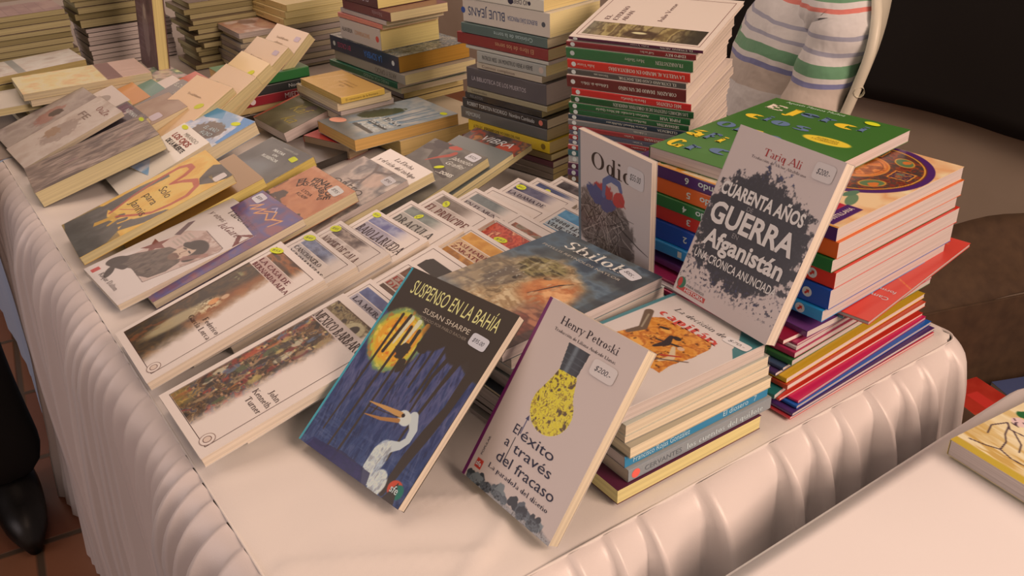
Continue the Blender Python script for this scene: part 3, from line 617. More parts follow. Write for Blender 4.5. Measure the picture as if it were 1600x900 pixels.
def nest_book():
    b = Book('upright grey book with a twig nest holding a red and blue bird', 0.5232, 0.3491, 0.0248, -1.6479, .1403, .190, .008, (198, 168, 156), spine=(104, 108, 112), pages=(248, 226, 180), tilt=1.590)
    c = Canvas(140, 190, .6, (198, 168, 156)); X, Y = c.X, c.Y
    n = fbm(X/8, Y/8, 5); m = sm(.08, -.1, np.hypot((X-52)/58, (Y-78)/50) - 1 + .5*(.5-n))
    c.put(m, (96, 78, 72), .85); rn = random.Random(3)
    for i in range(150):
        a = rn.random()*PI; cx, cy = 52+70*(rn.random()-.5), 80+70*(rn.random()-.5); L = 10+18*rn.random()
        c.seg([(cx-L*math.cos(a), cy-L*math.sin(a)), (cx+L*math.cos(a), cy+L*math.sin(a))], [1.6, .5], [(176, 148, 134), (64, 52, 50), (128, 106, 98), (52, 42, 44), (150, 126, 116)][i % 5], .9)
    c.seg([(84, 92), (120, 80), (138, 76)], [2, 1.4, .6], (58, 46, 46)); c.seg([(70, 128), (70, 92)], 1, (52, 42, 44))
    c.ell(48, 124, 24, 12, (170, 50, 52), 10, wob=.5); c.ell(40, 118, 20, 12, (70, 74, 112), -14, wob=.6); c.ell(62, 112, 16, 8, (78, 76, 110), 20, wob=.6)
    c.seg([(52, 122), (54, 140), (66, 148), (82, 146), (86, 138)], [6, 8, 9, 8, 6], (92, 96, 128)); c.ell(82, 126, 12, 9, (182, 56, 56), 30, wob=.4); c.seg([(84, 126), (95, 120)], [4, 1], (170, 60, 56))
    c.rect(-1, -1, 5, 192, (102, 108, 112)); b.art(c)
    b.txt('Odio', 28, 151, 78, 21, (60, 40, 34), True); b.sticker(113, 163, 15, 12, (206, 180, 170), 0, '$55.00', True)
nest_book()
# white price sticker handwriting is violet ink on the grey one; left as it is

def dog_book():
    b = Book('large dark paperback with a dog portrait, topmost of the pile behind the bulb book', 0.2539, 0.3102, .1030, -1.4957, .1640, .223, .013, (92, 86, 84), spine=(78, 84, 88), pages=(250, 236, 206), roll=.0)
    c = Canvas(164, 223, .8, (84, 80, 80)); X, Y = c.X, c.Y
    c.tex([(70, 74, 80), (104, 108, 112), (92, 88, 84), (70, 66, 66)], 30, 22, 3); c.put(sm(60, 10, X)*sm(120, 190, Y), (86, 96, 104), .6)
    m = sm(.12, -.12, np.hypot((X-74)/66, (Y-100)/66) - 1 + .35*(.5-fbm(X/16, Y/16, 8)))
    c.tex([(120, 92, 66), (176, 140, 104), (150, 112, 78), (196, 160, 124)], 22, 9, 14, m, 2)
    c.tex([(150, 122, 96), (112, 92, 76), (168, 138, 108)], 20, 12, 31, sm(60, 30, X)*sm(150, 110, Y)*sm(30, 60, Y)); c.put(sm(1.1, .7, np.hypot((X-45)/20, (Y-98)/34)), (84, 72, 68), .55)
    c.tex([(92, 74, 50), (150, 126, 84), (70, 58, 44)], 14, 5, 5, sm(1.1, .8, np.hypot((X-62)/34, (Y-140)/24))); c.tex([(196, 128, 80), (170, 98, 60), (210, 150, 104)], 18, 12, 9, sm(1.2, .6, np.hypot((X-106)/36, (Y-110)/34)))
    c.ell(58, 106, 13, 6, (126, 104, 84), 60, wob=.3); c.ell(58, 107, 6, 4, (60, 48, 42), 60); c.seg([(92, 92), (104, 128), (112, 140)], [1, 3, 1], (70, 50, 44)); c.ell(84, 128, 5, 2.4, (92, 66, 50), 30)
    c.tex([(196, 170, 140), (150, 118, 88)], 3, 10, 40, m*sm(.55, .65, fbm(X/5, Y/12, 12)), al=.5)
    c.tex([(140, 80, 66), (108, 66, 58), (170, 110, 84)], 18, 8, 45, sm(96, 128, X)*sm(110, 60, Y)); c.put(sm(150, 154, X), (60, 60, 62), .5)
    for i in range(14): c.ell(RNG.uniform(28, 60), RNG.uniform(80, 120), .9, .9, (196, 176, 158), al=.7)
    b.art(c)
    b.txt('Shiloh', 35, 194, 98, 18, (222, 196, 178), True); b.txt('PHYLLIS REYNOLDS NAYLOR', 14, 181, 125, 4, (178, 154, 136)); b.sticker(137, 201, 14, 8, (214, 190, 182), -14, '$85.-', True)
    return b
dog_book()
G_SH = 'books in the pile under the dog portrait'
z = .1030 - .013; cols = [((210, 196, 180), IVORY, .013), ((120, 116, 112), IVORY, .012), ((150, 138, 126), CHALK, .016), ((60, 60, 64), CREAM, .004), ((140, 124, 112), GREYP, .016), ((28, 26, 28), GREYP, .006), ((150, 128, 114), GREYP, .012), ((26, 24, 26), GREYP, .007), ((150, 128, 114), GREYP, .014)]
nm = ['white', 'grey', 'pale grey thick', 'thin black', 'plastic wrapped brown grey', 'black covered', 'grey brown', 'second black covered', 'light brown']
for i, ((cc, pg, t), n_) in enumerate(zip(cols, nm)):
    Book(f'{n_} paperback, {nth(i+1)} in the pile under the dog portrait', 0.2539+RNG.uniform(0, .012), 0.3102-(0, .004, -.002, .003, -.004, .002, .005, .003, .001)[i], z, -1.4957+RNG.uniform(-.02, .02), .163, .216, t*.96, cc, pages=pg, group=G_SH, wrap=i in (2, 4)); z -= t
while z > .012: 
    i += 1; Book(f'cream paged paperback, {nth(i+1)} in the pile under the dog portrait', .256, .305, z, -1.49, .16, .213, .012*.97, (150, 128, 114), pages=GREYP, group=G_SH); z -= .0125

# ------------------------------------------------------------------ pile with the orange cowboy picture
def cowboy_book():
    b = Book('white paperback with an orange cowboy picture, topmost of the pile at the front edge', .2987, .143, .0952, -1.5825, .1283, .1853, .0135, (208, 178, 164), spine=(86, 122, 122), pages=(246, 234, 184), roll=-.0, wrap=True)
    c = Canvas(128.3, 185, .7, (208, 178, 164)); X, Y = c.X, c.Y; c.rect(-1, -1, 5, 186, (84, 122, 122))
    m = c.inside([(24, 84), (30, 108), (24, 132), (32, 142), (62, 143), (96, 146), (103, 136), (104, 112), (101, 86), (104, 70), (88, 69), (60, 76), (40, 80)])
    c.tex([(200, 122, 44), (214, 142, 64), (180, 98, 36), (220, 152, 74)], 9, 9, 4, m)
    c.put(m*sm(.66, .72, fbm(X/4, Y/4, 9)), (96, 50, 28), .8); c.seg([(64, 122), (70, 110), (66, 98)], [5, 9, 4], (60, 44, 44)); c.seg([(58, 108), (84, 116)], [2, 3], (58, 44, 44)); c.ell(70, 124, 5, 3, (50, 40, 40))
    c.seg([(80, 110), (92, 96), (88, 84)], [4, 7, 3], (206, 170, 136)); c.seg([(82, 92), (96, 104)], [3, 2], (176, 60, 46)); c.ell(86, 114, 4, 3, (206, 160, 130)); c.ell(48, 128, 6, 2, (60, 44, 40), 20); c.seg([(70, 88), (84, 82)], [3, 4], (120, 70, 40))
    c.seg([(14, 138), (34, 112), (30, 96)], [10, 9, 6], (112, 84, 66)); c.seg([(18, 134), (32, 112)], 2, (160, 134, 110)); c.seg([(40, 76), (70, 72), (107, 103)], [2, 2.4, 1.6], (112, 84, 70)); c.ell(36, 76, 8, 6, (196, 166, 144), wob=.5); c.seg([(36, 74), (51, 52)], [3, 4], (104, 80, 66))
    c.put(c.inside([(81, 186), (112, 176), (121, 150), (110, 145), (98, 168)])*0, (80, 120, 120)); c.poly([(96, 186), (128.3, 186), (128.3, 140), (116, 152), (108, 170)], (70, 112, 110)); b.art(c)
    b.txt('La decisión del', 27, 160, 74, 7, (52, 48, 50), True, shear=.2); b.txt('capitán', 22, 143, 80, 12, (196, 74, 62), True, bold=.07); b.sticker(112, 163, 15, 6, (222, 194, 182), 5, '$70.-', True)
cowboy_book()
G_CAP = 'books in the pile under the cowboy picture'
z = .0952 - .0138
for i, (lab, t, dx, cc, pg) in enumerate((('cream paged plastic wrapped', .0125, .004, (190, 170, 150), (246, 220, 170)), ('slim cream paged', .0120, .010, (150, 130, 116), (248, 222, 172)), ('tan cream paged', .0125, .008, (176, 150, 126), (246, 216, 166)))):
    Book(f'{lab} paperback, {nth(i+1)} in the pile under the cowboy picture', .2987+dx, .141-(.0, -.004, .003)[i], z, -1.58+(.01, -.012, .008)[i], .131, .184, t*.97, cc, pages=pg, group=G_CAP, wrap=i == 0); z -= t
b = Book('blue spined paperback under the cowboy picture pile, white lettering along its spine', .4900, .0095, z-.0122, PI/2-.008, .125, .186, .0122, (120, 104, 96), spine=(52, 118, 142), pages=GREYP, group=G_CAP, top=False)
b.spine_txt('Francisco Rojas González', 176, 70, 6.2, (206, 206, 200), up=True); b.spine_txt('El diosero   7', 62, 46, 6.2, (206, 206, 200), up=True); z -= .0126
b = Book('grey spined paperback second from the bottom in the cowboy picture pile', .4935, .0065, z-.0142, PI/2-.004, .13, .188, .0142, (168, 146, 130), spine=(140, 130, 126), pages=(196, 168, 138), group=G_CAP, top=False)
b.spine_txt('los cuentos del quijote', 116, 104, 6.5, (226, 214, 204), serif=True, up=True); b.spine_txt('CERVANTES', 168, 46, 5.5, (104, 98, 98), up=True); b.spine_dot(179, 5, (226, 96, 80)); z -= .0145
b = Book('yellow paged book with a wine red cover at the bottom of the cowboy picture pile', .292, .157, z, -1.575, .152, .187, max(z-.001, .01), (96, 36, 56), pages=(244, 218, 138), group=G_CAP)

# ------------------------------------------------------------------ the white classics, fallen like dominoes in two rows
def classic(label, x, y, yaw, t, lines, tilt, top=((84, 88, 100), (150, 150, 158)), low=((84, 74, 66), (60, 52, 46)), tcol=(92, 36, 40), w=.131, h=.222, author=None, st=None, wrap=False, toppic=(15, 198, 88, 215), band=(15, 176), res=1.0, z=None, roll=0, full=None, title_w=100, serifcol=None, group='white framed classics lying in overlapping rows', warp=(0, 0)):
    zz = t*math.cos(tilt) + .0025 if z is None else z
    b = Book(label, x, y, zz, yaw, w, h, t, (214, 182, 165), spine=(206, 170, 156), pages=(240, 214, 172), tilt=tilt, roll=roll, group=group, wrap=wrap, warp=warp)
    c = Canvas(w*1000, h*1000, res, (214, 182, 165)); X, Y = c.X, c.Y
    if full: full(c)
    else:
        fx = sm(toppic[2]+18, toppic[2]-24, X); box = sm(toppic[0]-.5, toppic[0]+.5, X)
        c.tex([top[0], top[1], top[0]], 26, 18, sum(map(ord, label)) % 997, box*fx*(Y > toppic[1])*(Y < toppic[3])); c.tex([top[0], low[0], low[1]], 22, 20, sum(map(ord, label)) % 887, box*fx*(Y > band[1])*(Y < toppic[1]), al=.42)
        c.tex([low[0], low[1], low[0]], 18, 16, sum(map(ord, label)) % 787, box*fx*(Y < band[1])*(Y > 70))
    b.art(c)
    b.frame(8, 9, 119, 216); n = len(lines)
    for i, s in enumerate(lines):
        hh = (toppic[1]-band[1]-3.5)/n - (1.2 if n > 1 else 0); yy = toppic[1]-2.5-(i+1)*hh-i*1.6
        tw = title_w if not isinstance(title_w, tuple) else title_w[i]
        b.txt(s, band[0]+1, yy, tw, hh*.80, tcol, True, bold=.03)
    for i, s in enumerate(author or ()): b.txt(s, 116-len(s)*5.4, 88-i*11, len(s)*5.4, 7, (70, 44, 42), True)
    if author:
        for r, cl in ((9, (150, 116, 104)), (8, (214, 182, 165)), (5, (120, 84, 74)), (4, (206, 170, 150))): b.sticker_ = None; b.shape([(110+r*math.cos(q*PI/12), 15+r*.95*math.sin(q*PI/12)) for q in range(24)], cl, 'emblem')
    if st: b.sticker(*st)
    return b
def mural(c):
    X, Y = c.X, c.Y; fx = sm(80, 58, X + 8*(fbm(X/9, Y/9, 3)-.5)); m = fx*sm(8.5, 9.5, X)*sm(9.5, 10.5, Y)*sm(181, 180, Y)
    c.tex([(46, 36, 30), (120, 78, 44), (70, 52, 44), (160, 116, 70), (60, 60, 74), (140, 60, 44)], 8, 8, 5, m, 2); rn = random.Random(11)
    for i in range(46):
        px, py = rn.uniform(12, 66), rn.uniform(14, 170); col = [(150, 116, 84), (56, 46, 42), (120, 44, 40), (92, 98, 112), (176, 144, 88), (176, 104, 46), (190, 164, 134), (84, 86, 58), (66, 54, 50)][i % 9]
        rx, ry = rn.uniform(3, 6), rn.uniform(6, 13); c.put(m*sm(1.15, .75, np.hypot((X-px)/rx, (Y-py)/ry) + .5*(fbm(X/4, Y/4, i)-.5)), col, .85)
        c.put(m*sm(1.1, .7, np.hypot((X-px)/2.2, (Y-py-ry-1.5)/2.5)), (176, 128, 96), .9); c.put(m*sm(1.1, .7, np.hypot((X-px)/2.4, (Y-py-ry-3.4)/1.4)), (44, 34, 28) if i % 3 else (190, 160, 110), .9)
        c.seg([(px-rx, py+ry*.4), (px+rx*1.3, py+ry*.6)], [1.5, 1], (160, 112, 80), .5*float(px < 60))
    c.put(m*sm(.55, .7, fbm(X/5, Y/7, 44)), (40, 32, 28), .55)
    c.put(m*sm(40, 18, Y)*sm(46, 30, X), (190, 150, 60), .45); c.put(m*sm(28, 14, X)*sm(30, 80, Y)*sm(.5, .6, fbm(X/6, Y/6, 2)), (150, 40, 36), .6)
    m2 = sm(8.5, 9.5, X)*sm(98, 88, X)*sm(199, 200, Y)*sm(217, 216, Y); c.tex([(60, 46, 34), (150, 122, 84), (96, 72, 48), (176, 150, 110)], 9, 7, 21, m2, 2)
    c.put(m2*sm(1.1, .9, np.abs(np.hypot((X-74)/16, (Y-200)/13))), (196, 168, 128), .8); c.put(m2*sm(1.1, .9, np.hypot((X-74)/7, (Y-200)/8)), (40, 30, 24))
    c.put(sm(8.5, 9.5, X)*sm(110, 80, X)*(Y > 181)*(Y < 199), (150, 120, 110), .35)
classic('white framed classic with a crowded mural painting, front corner of the lower row', .0016, .4072, -1.5615, .0118, ['MEXICO BARBARO'], .2097, tcol=(54, 30, 30), author=['John', 'Kenneth', 'Turner'], full=mural, res=.7, toppic=(9, 200, 94, 216), band=(8, 181), title_w=106, w=.1314, h=.2269, z=.0185)
def bernarda(c):
    X, Y = c.X, c.Y; n = fbm(X/8, Y/8, 4); m = sm(88, 56, X + 10*(n-.5) + .12*(Y-90))*sm(6.5, 7.5, X)*sm(8.5, 9.5, Y)*sm(177, 176, Y)
    c.tex([(52, 40, 28), (84, 60, 34), (62, 46, 30), (110, 70, 36)], 14, 18, 5, m)
    c.put(m*sm(60, 100, Y)*sm(34, 60, X), (160, 84, 34), .8); c.put(m*sm(1.2, .6, np.hypot((X-44)/13, (Y-64)/46)), (176, 148, 112), .85); c.put(m*sm(1.2, .5, np.hypot((X-50)/16, (Y-104)/20))*sm(.4, .55, fbm(X/3, Y/3, 9)), (206, 176, 138), .9)
    c.put(m*sm(1.1, .7, np.hypot((X-48)/6, (Y-112)/8)), (206, 120, 60), .7); c.put(m*sm(1.1, .7, np.hypot((X-52)/5, (Y-126)/6)), (196, 150, 116), .9); c.put(m*sm(1.1, .6, np.hypot((X-30)/11, (Y-30)/30))*sm(.5, .6, fbm(X/5, Y/12, 7)), (120, 66, 34), .8); c.put(m*sm(1.1, .6, np.hypot((X-24)/14, (Y-150)/14))*sm(.55, .65, n), (150, 140, 96), .7)
    m2 = sm(14.5, 15.5, X)*sm(100, 76, X)*sm(197, 198, Y)*sm(216, 215, Y); c.tex([(64, 40, 22), (110, 62, 28), (150, 84, 36), (70, 44, 26)], 26, 9, 6, m2)
    c.put(sm(14, 15, X)*sm(110, 70, X)*(Y > 177)*(Y < 197), (150, 104, 92), .6)
classic('white framed classic with a brown stage painting, nearest end of the upper row', -.0012, .5751, -1.5702, .0112, ['LA CASA DE', 'BERNARDA ALBA'], .252, tcol=(110, 34, 44), author=['Federico', 'García Lorca'], full=bernarda, res=.7, toppic=(15, 198, 88, 215), band=(14, 176), title_w=(86, 102), st=(17, 212, 12, 5.5, (236, 218, 44), 18, '$55'), z=.0150, h=.2252)
TD = D(13.4)
def row(label, x, y, yaw, t, lines, **k): return classic(label, x, y, yaw, t, lines, TD, **k)
row('white classic in crumpled film with a dark blue night picture, second of upper row', .0517, .5950, -1.562, .0098, ['CANCIONERO', 'Y ROMANZAS'], top=((66, 66, 84), (126, 124, 140)), low=((206, 176, 160), (110, 104, 110)), st=(16, 212, 11, 6, (236, 218, 44), 15, '$45'), wrap=True, title_w=(74, 96), tcol=(60, 40, 44))
row('white classic in crumpled film with a brown feather picture, third of upper row', .0966, .5947, -1.545, .0104, ['NOCHE DE GALA'], top=((80, 62, 58), (170, 138, 120)), low=((206, 176, 160), (120, 96, 84)), st=(13, 207, 10, 6.5, (236, 218, 44), 10, '$55'), wrap=True, title_w=92, tcol=(100, 56, 50))
row('white classic with a violet cloudy picture and one line title, fourth of upper row', .1515, .5905, -1.52, .0114, ['BAJO LA RUEDA'], top=((96, 90, 124), (150, 138, 150)), low=((66, 62, 96), (110, 100, 120)), st=(14, 214, 8.5, 5, (236, 218, 44), 0, '$50'), title_w=106, tcol=(60, 34, 36))
row('white classic with a grey green castle picture under one line title, fifth of upper row', .2050, .5905, -1.535, .0114, ['DRACULA'], top=((110, 106, 96), (134, 128, 116)), low=((92, 90, 84), (120, 112, 100)), st=(47, 204, 7, 4.5, (236, 218, 44), 50, '$45'), title_w=92, tcol=(76, 66, 60))
row('white classic with a taupe picture and a red brown title, sixth of upper row', .2604, .6025, -1.56, .0102, ['EL PRINCIPE'], top=((112, 90, 78), (130, 108, 94)), low=((150, 122, 106), (120, 96, 84)), st=(38, 203, 8, 5.5, (236, 218, 44), -30, '$45'), title_w=98, tcol=(112, 50, 44))
row('white classic with a grey moon picture and two line title, seventh of upper row', .3092, .588, -1.55, .0046, ['EN EL MUNDO', 'DE LUZ'], top=((98, 96, 92), (120, 116, 110)), low=((120, 110, 112), (90, 84, 88)), title_w=(96, 60), tcol=(84, 56, 64))
row('plain white framed classic squeezed behind the moon picture one', .3310, .5660, -1.50, .0046, ['EL JUGADOR'], top=((206, 176, 160), (210, 180, 164)), low=((206, 176, 160), (200, 168, 150)), title_w=90)
row('white classic with a dark violet picture and green sticker, near the grey nest book', .3797, .5717, -1.51, .0050, ['LA DAMA DE', 'LAS CAMELIAS'], top=((66, 58, 84), (110, 98, 110)), low=((96, 84, 92), (70, 60, 72)), st=(25, 207, 10, 5.5, (236, 218, 44), 0, '$60'), title_w=(80, 96), tcol=(60, 44, 60))
row('white classic with a navy picture half hidden by the grey nest book', .4027, .5635, -1.55, .0050, ['LA ISLA'], top=((54, 56, 84), (92, 92, 116)), st=(44, 206, 6, 3.5, (236, 218, 44), 0), title_w=70)
row('white classic with a dark picture, last of the upper row', .432, .545, -1.56, .0064, ['HAMLET'], top=((60, 50, 52), (110, 92, 88)), title_w=80)
row('white classic with a blue violet picture tucked under the mural classic', .0500, .4224, -1.568, .0112, ['LA MURALLA', 'CHINA'], top=((78, 80, 110), (104, 104, 130)), low=((96, 92, 116), (80, 78, 104)), st=(88, 199, 8, 5, (236, 218, 44), 60, '$5'), title_w=(98, 60), tcol=(56, 44, 60), toppic=(12, 198, 104, 212))
row('white classic with a brown picture and red title beside the heron book', .1118, .4397, -1.568, .0102, ['EL', 'DIARIO'], top=((84, 50, 34), (120, 70, 44)), low=((92, 60, 44), (70, 46, 36)), title_w=(24, 70), tcol=(150, 50, 40))
def blackpic(c):
    X, Y = c.X, c.Y; c.put(c.inside([(22, 120), (22, 196), (28, 204), (112, 204), (116, 198), (116, 120)]), (42, 36, 32))
row('white classic with a plain black picture and one line frame, fourth of lower row', .1584, .4579, -1.568, .0108, [], full=blackpic)
row('white classic with an ochre picture and dark red title, fifth of lower row', .2261, .4757, -1.568, .0100, ['ASÍ HABLABA', 'ZARATUSTRA'], top=((190, 122, 44), (206, 142, 66)), low=((196, 130, 60), (150, 92, 40)), title_w=(104, 110), tcol=(130, 40, 36), toppic=(12, 196, 116, 214))
def muj(c):
    X, Y = c.X, c.Y; m = sm(11, 12, X)*sm(112, 96, X)*(Y > 186)*(Y < 215); c.tex([(176, 50, 36), (206, 90, 60), (150, 40, 30), (222, 150, 110)], 9, 8, 8, m, 2); c.put((X > 12)*(Y < 186)*sm(100, 60, X)*(Y > 100), (196, 120, 90), .6)
row('white classic with a red flower picture and yellow sticker, sixth of lower row', .2718, .4841, -1.568, .0074, ['MUJERES', 'DE PIE'], full=muj, st=(52, 192, 12, 5, (226, 206, 40), 10, '$42'), title_w=(96, 60), tcol=(150, 56, 44), toppic=(12, 186, 100, 214), band=(12, 166))
def stripp(c):
    c.tex([(120, 92, 70), (150, 130, 112), (160, 80, 56), (96, 80, 66)], 14, 8, 3, (c.X > 14)*(c.X < 86)*(c.Y > 190)*(c.Y < 203)*1.0)
row('white classic with a narrow brown strip picture beside the dog portrait', .3062, .4757, -1.568, .0079, [], full=stripp)
row('white classic with a sea blue picture and black title at the nest book foot', .3639, .4546, -1.568, .0112, ['20000 LEGUAS DE', 'VIAJE SUBMARINO'], top=((70, 118, 144), (96, 140, 160)), low=((110, 140, 150), (80, 110, 130)), title_w=(110, 112), tcol=(50, 44, 52))
# flat paperbacks that carry the far ends of the two rows
for i, (x, y, z, cc) in enumerate(((.475, .56, .012, (190, 160, 140)), (.478, .562, .024, (180, 150, 130)), (.480, .558, .036, (200, 172, 150)))):
    Book(f'cream paged paperback lying flat behind the nest book, {("lowest", "middle", "upper")[i]} of three', x, y+.0, z, -1.55+.02*i, .13, .20, .0116, cc, pages=TANP, group='flat paperbacks behind the nest book')

# ------------------------------------------------------------------ the leaning novels along the left edge
def novel(label, x, y, yaw, t, tilt, w=.132, h=.222, z=None, **k):
    return Book(label, x, y, (t*math.cos(tilt) + .0025) if z is None else z, yaw, w, h, t, tilt=tilt, **k)
G_L = 'novels leaning in rows along the left edge'
def taberna():
    b = novel('white novel with a soldier photo and red star, nearest of the left edge novels', .0086, .7739, -1.493, .0092, .1747, .1331, .2248, z=.0166, cover=(212, 182, 168), pages=(240, 216, 170), wrap=True, group=G_L)
    c = Canvas(133, 225, .75, (212, 182, 168)); X, Y = c.X, c.Y
    c.poly([(31, 139), (58, 158), (124, 150), (128, 142), (108, 44), (60, 48), (23, 60)], (190, 150, 134), .7); c.tex([(196, 158, 142), (160, 118, 104), (206, 172, 156)], 12, 12, 3, c.inside([(58, 156), (124, 150), (127, 142), (118, 92), (66, 96)])*1.0, al=.8)
    c.seg([(58, 157), (124, 151), (128, 143), (108, 43), (70, 46)], 1.1, (110, 84, 76)); s = [(30+20*math.cos(q*2*PI/10+.3)*(1 if q % 2 == 0 else .42), 92+22*math.sin(q*2*PI/10+.3)*(1 if q % 2 == 0 else .42)) for q in range(10)]
    c.poly(s, (132, 66, 58)); 
    for i in range(5): c.rect(40, 112+i*6, 60, 115+i*6, (176, 146, 130))
    c.poly([(14, 160), (34, 128), (26, 122), (10, 150)], (110, 84, 88), .8); bk = (46, 36, 34)
    c.poly([(28, 30), (16, 46), (26, 66), (40, 84), (52, 104), (70, 108), (86, 112), (104, 96), (110, 74), (104, 52), (84, 44), (60, 46)], (84, 66, 58)); c.tex([(60, 48, 44), (120, 96, 82), (80, 62, 54)], 6, 12, 7, c.inside([(30, 40), (26, 66), (52, 104), (86, 112), (104, 90), (100, 54), (64, 46)])*1.0, al=.85)
    c.ell(22, 40, 12, 16, bk, -40); c.ell(40, 22, 14, 6, bk, -40); c.seg([(26, 30), (48, 40)], [6, 10], bk)
    c.ell(90, 127, 23, 17, bk, -6); c.ell(104, 116, 11, 17, bk, 8); c.ell(84, 111, 15, 19, (200, 160, 136), -6); c.ell(78, 126, 17, 7, bk, 14, wob=.3); c.ell(82, 97, 11, 7, (120, 84, 68), 0, wob=.4); c.seg([(74, 116), (80, 117)], 2.4, bk); c.seg([(88, 117), (95, 116)], 2.4, bk); c.seg([(84, 116), (82, 106), (86, 105)], 1.6, (140, 98, 78)); c.seg([(78, 100), (90, 101)], 1.6, (110, 60, 52))
    c.poly([(100, 96), (126, 128), (118, 132), (94, 106)], (160, 106, 92), .8); c.rect(12, 5, 22, 17, (190, 66, 60)); c.poly([(110, 180), (133, 160), (133, 196), (124, 192)], (120, 46, 44)); c.poly([(118, 182), (130, 172), (130, 188)], (214, 186, 172)); b.art(c)
    b.txt('Taberna', 33, 199, 72, 13, (58, 44, 44)); b.txt('y otros', 12, 182, 44, 9, (90, 50, 46), True, shear=.25); b.txt('lugares', 58, 174, 64, 12, (110, 50, 46), True, shear=.25); b.txt('Roque Dalton', 34, 9, 62, 7.5, (70, 54, 52), True)
taberna()
def amor():
    b = novel('violet and blue novel with orange script tucked under the soldier novel', .0525, .7584, -1.53, .0115, TD, z=.0140, cover=(96, 74, 98), spine=(110, 40, 80), pages=(232, 206, 160), group=G_L)
    c = Canvas(132, 222, 1, (96, 74, 98)); c.tex([(78, 72, 110), (120, 72, 92), (92, 80, 120), (140, 84, 90)], 40, 30, 3); c.seg([(24, 190), (40, 204), (34, 186), (56, 200), (50, 184), (70, 196), (84, 186), (96, 196)], 2.4, (206, 134, 70)); c.seg([(60, 196), (80, 206), (92, 192), (110, 200), (104, 180)], 2.2, (210, 140, 76)); c.seg([(64, 206), (70, 212), (78, 204)], 1.4, (200, 170, 180)); b.art(c)
    b.sticker(18, 208, 13, 9, (214, 190, 184), -4, '$89', True)
amor()
def final():
    b = novel('orange novel with a dark arched title and city skyline, in crackled plastic film', .1486, .7926, -1.5457, .0170, TD, cover=(176, 102, 62), spine=(150, 84, 50), pages=(226, 200, 148), wrap=True, group=G_L)
    c = Canvas(132, 222, .9, (176, 104, 64)); X, Y = c.X, c.Y; c.tex([(176, 100, 58), (196, 122, 78), (184, 108, 66)], 26, 30, 6); dk = (74, 50, 40)
    hh = 132 + 9*vnoise(X/7, X*0, 4) + 8*np.exp(-((X-18)/7)**2) + 10*np.exp(-((X-40)/5)**2); c.put(sm(.8, -.8, Y-hh)*1.0, dk); c.put(sm(.5, .6, fbm(X/30, Y/20, 9))*sm(150, 200, Y), (206, 150, 120), .35); c.ell(30, 148, 13, 10, dk, wob=.7); b.art(c)
    for i, (s, r, h, w) in enumerate((('EL FINAL DE', 52, 11, 96), ('LAS PALABRAS', 42, 8, 78))): b.txt(s, 66-w/2, 148+r, w, h, dk, arc=r, bold=.03)
    b.txt('LYDIA', 52, 172, 30, 6, dk); b.txt('KLAPP', 52, 163, 30, 6, dk); b.txt('BARBARA', 2, 196, 26, 5, (60, 44, 40), M=Matrix.Translation((.004, .15, 0)) @ Matrix.Rotation(PI/2, 4, 'Z') @ Matrix.Translation((-.002, -.196, 0))); b.sticker(104, 204, 15, 9, (222, 196, 182), -6, '$95', True)
final()
def orfeo():
    b = novel('grey and pinkish novel with branch silhouettes and angular title, beside the orange one', .2304, .7880, -1.5437, .0100, TD, z=.0165, cover=(150, 126, 112), pages=(240, 222, 190), wrap=True, group=G_L, spine=(130, 112, 102))
    c = Canvas(132, 222, 1, (170, 140, 124)); X, Y = c.X, c.Y; c.tex([(150, 124, 112), (196, 162, 144), (120, 104, 98), (206, 172, 152)], 34, 40, 8); c.put(sm(.62, .4, np.hypot((X-84)/52, (Y-190)/34))*1.0, (206, 158, 134), .6); c.put(sm(70, 120, X)*sm(200, 222, Y), (112, 104, 98), .6)
    for p in ([(40, 230), (62, 206), (66, 184), (58, 172), (40, 170)], [(66, 184), (72, 170)], [(62, 206), (90, 214), (100, 226)], [(60, 176), (50, 166)], [(58, 173), (62, 162)]): c.seg(p, [6, 5, 4, 3, 2][:len(p)], (110, 88, 80), .85)
    b.art(c); b.txt('ORFEO', 20, 150, 84, 13, (70, 56, 52)); b.sticker(108, 203, 13, 9, (206, 180, 170), -6, '$90', True)
orfeo()
b = novel('thick white novel with two lines of black italic title under the grey novel', .2800, .7985, -1.56, .0155, D(12.8), cover=(222, 190, 172), spine=(150, 56, 50), pages=(222, 190, 140), group=G_L)
b.txt('La flecha', 42, 205, 54, 8, (60, 38, 34), True, shear=.2); b.txt('y el ciclo del tiempo', 14, 191, 108, 8, (60, 38, 34), True, shear=.2)
def gato():
    b = novel('dark grey novel with red scribbled shapes and white script title, back of left novels', .3620, .7650, -1.44, .0150, TD, cover=(108, 94, 84), pages=(206, 174, 124), group=G_L)
    c = Canvas(132, 222, 1, (108, 94, 84)); X, Y = c.X, c.Y; c.tex([(100, 86, 76), (122, 106, 94), (92, 80, 72)], 40, 40, 3); c.seg([(10, 200), (34, 208), (44, 180), (90, 158), (110, 150)], [18, 22, 16, 18, 10], (70, 56, 52), .8); c.ell(30, 214, 22, 12, (64, 52, 50), wob=.9)
    c.seg([(40, 224), (58, 234), (56, 214)], [8, 9, 3], (176, 72, 52)); c.ell(60, 216, 14, 5, (178, 70, 50), 10); c.seg([(40, 168), (54, 184), (68, 196), (72, 204)], [2, 6, 9, 10], (170, 70, 52)); b.art(c)
    b.txt('Jaboncito', 76, 190, 50, 9, (222, 196, 178), shear=.4); b.txt('Graffiti', 80, 176, 42, 9, (222, 196, 178), shear=.4); b.txt('…DORES', 84, 152, 38, 7, (216, 190, 172), bold=.03); b.sticker(110, 210, 14, 9, (214, 190, 182), -6, '$325', True); b.sticker(80, 164, 9, 4, (236, 218, 44), 30)
gato()
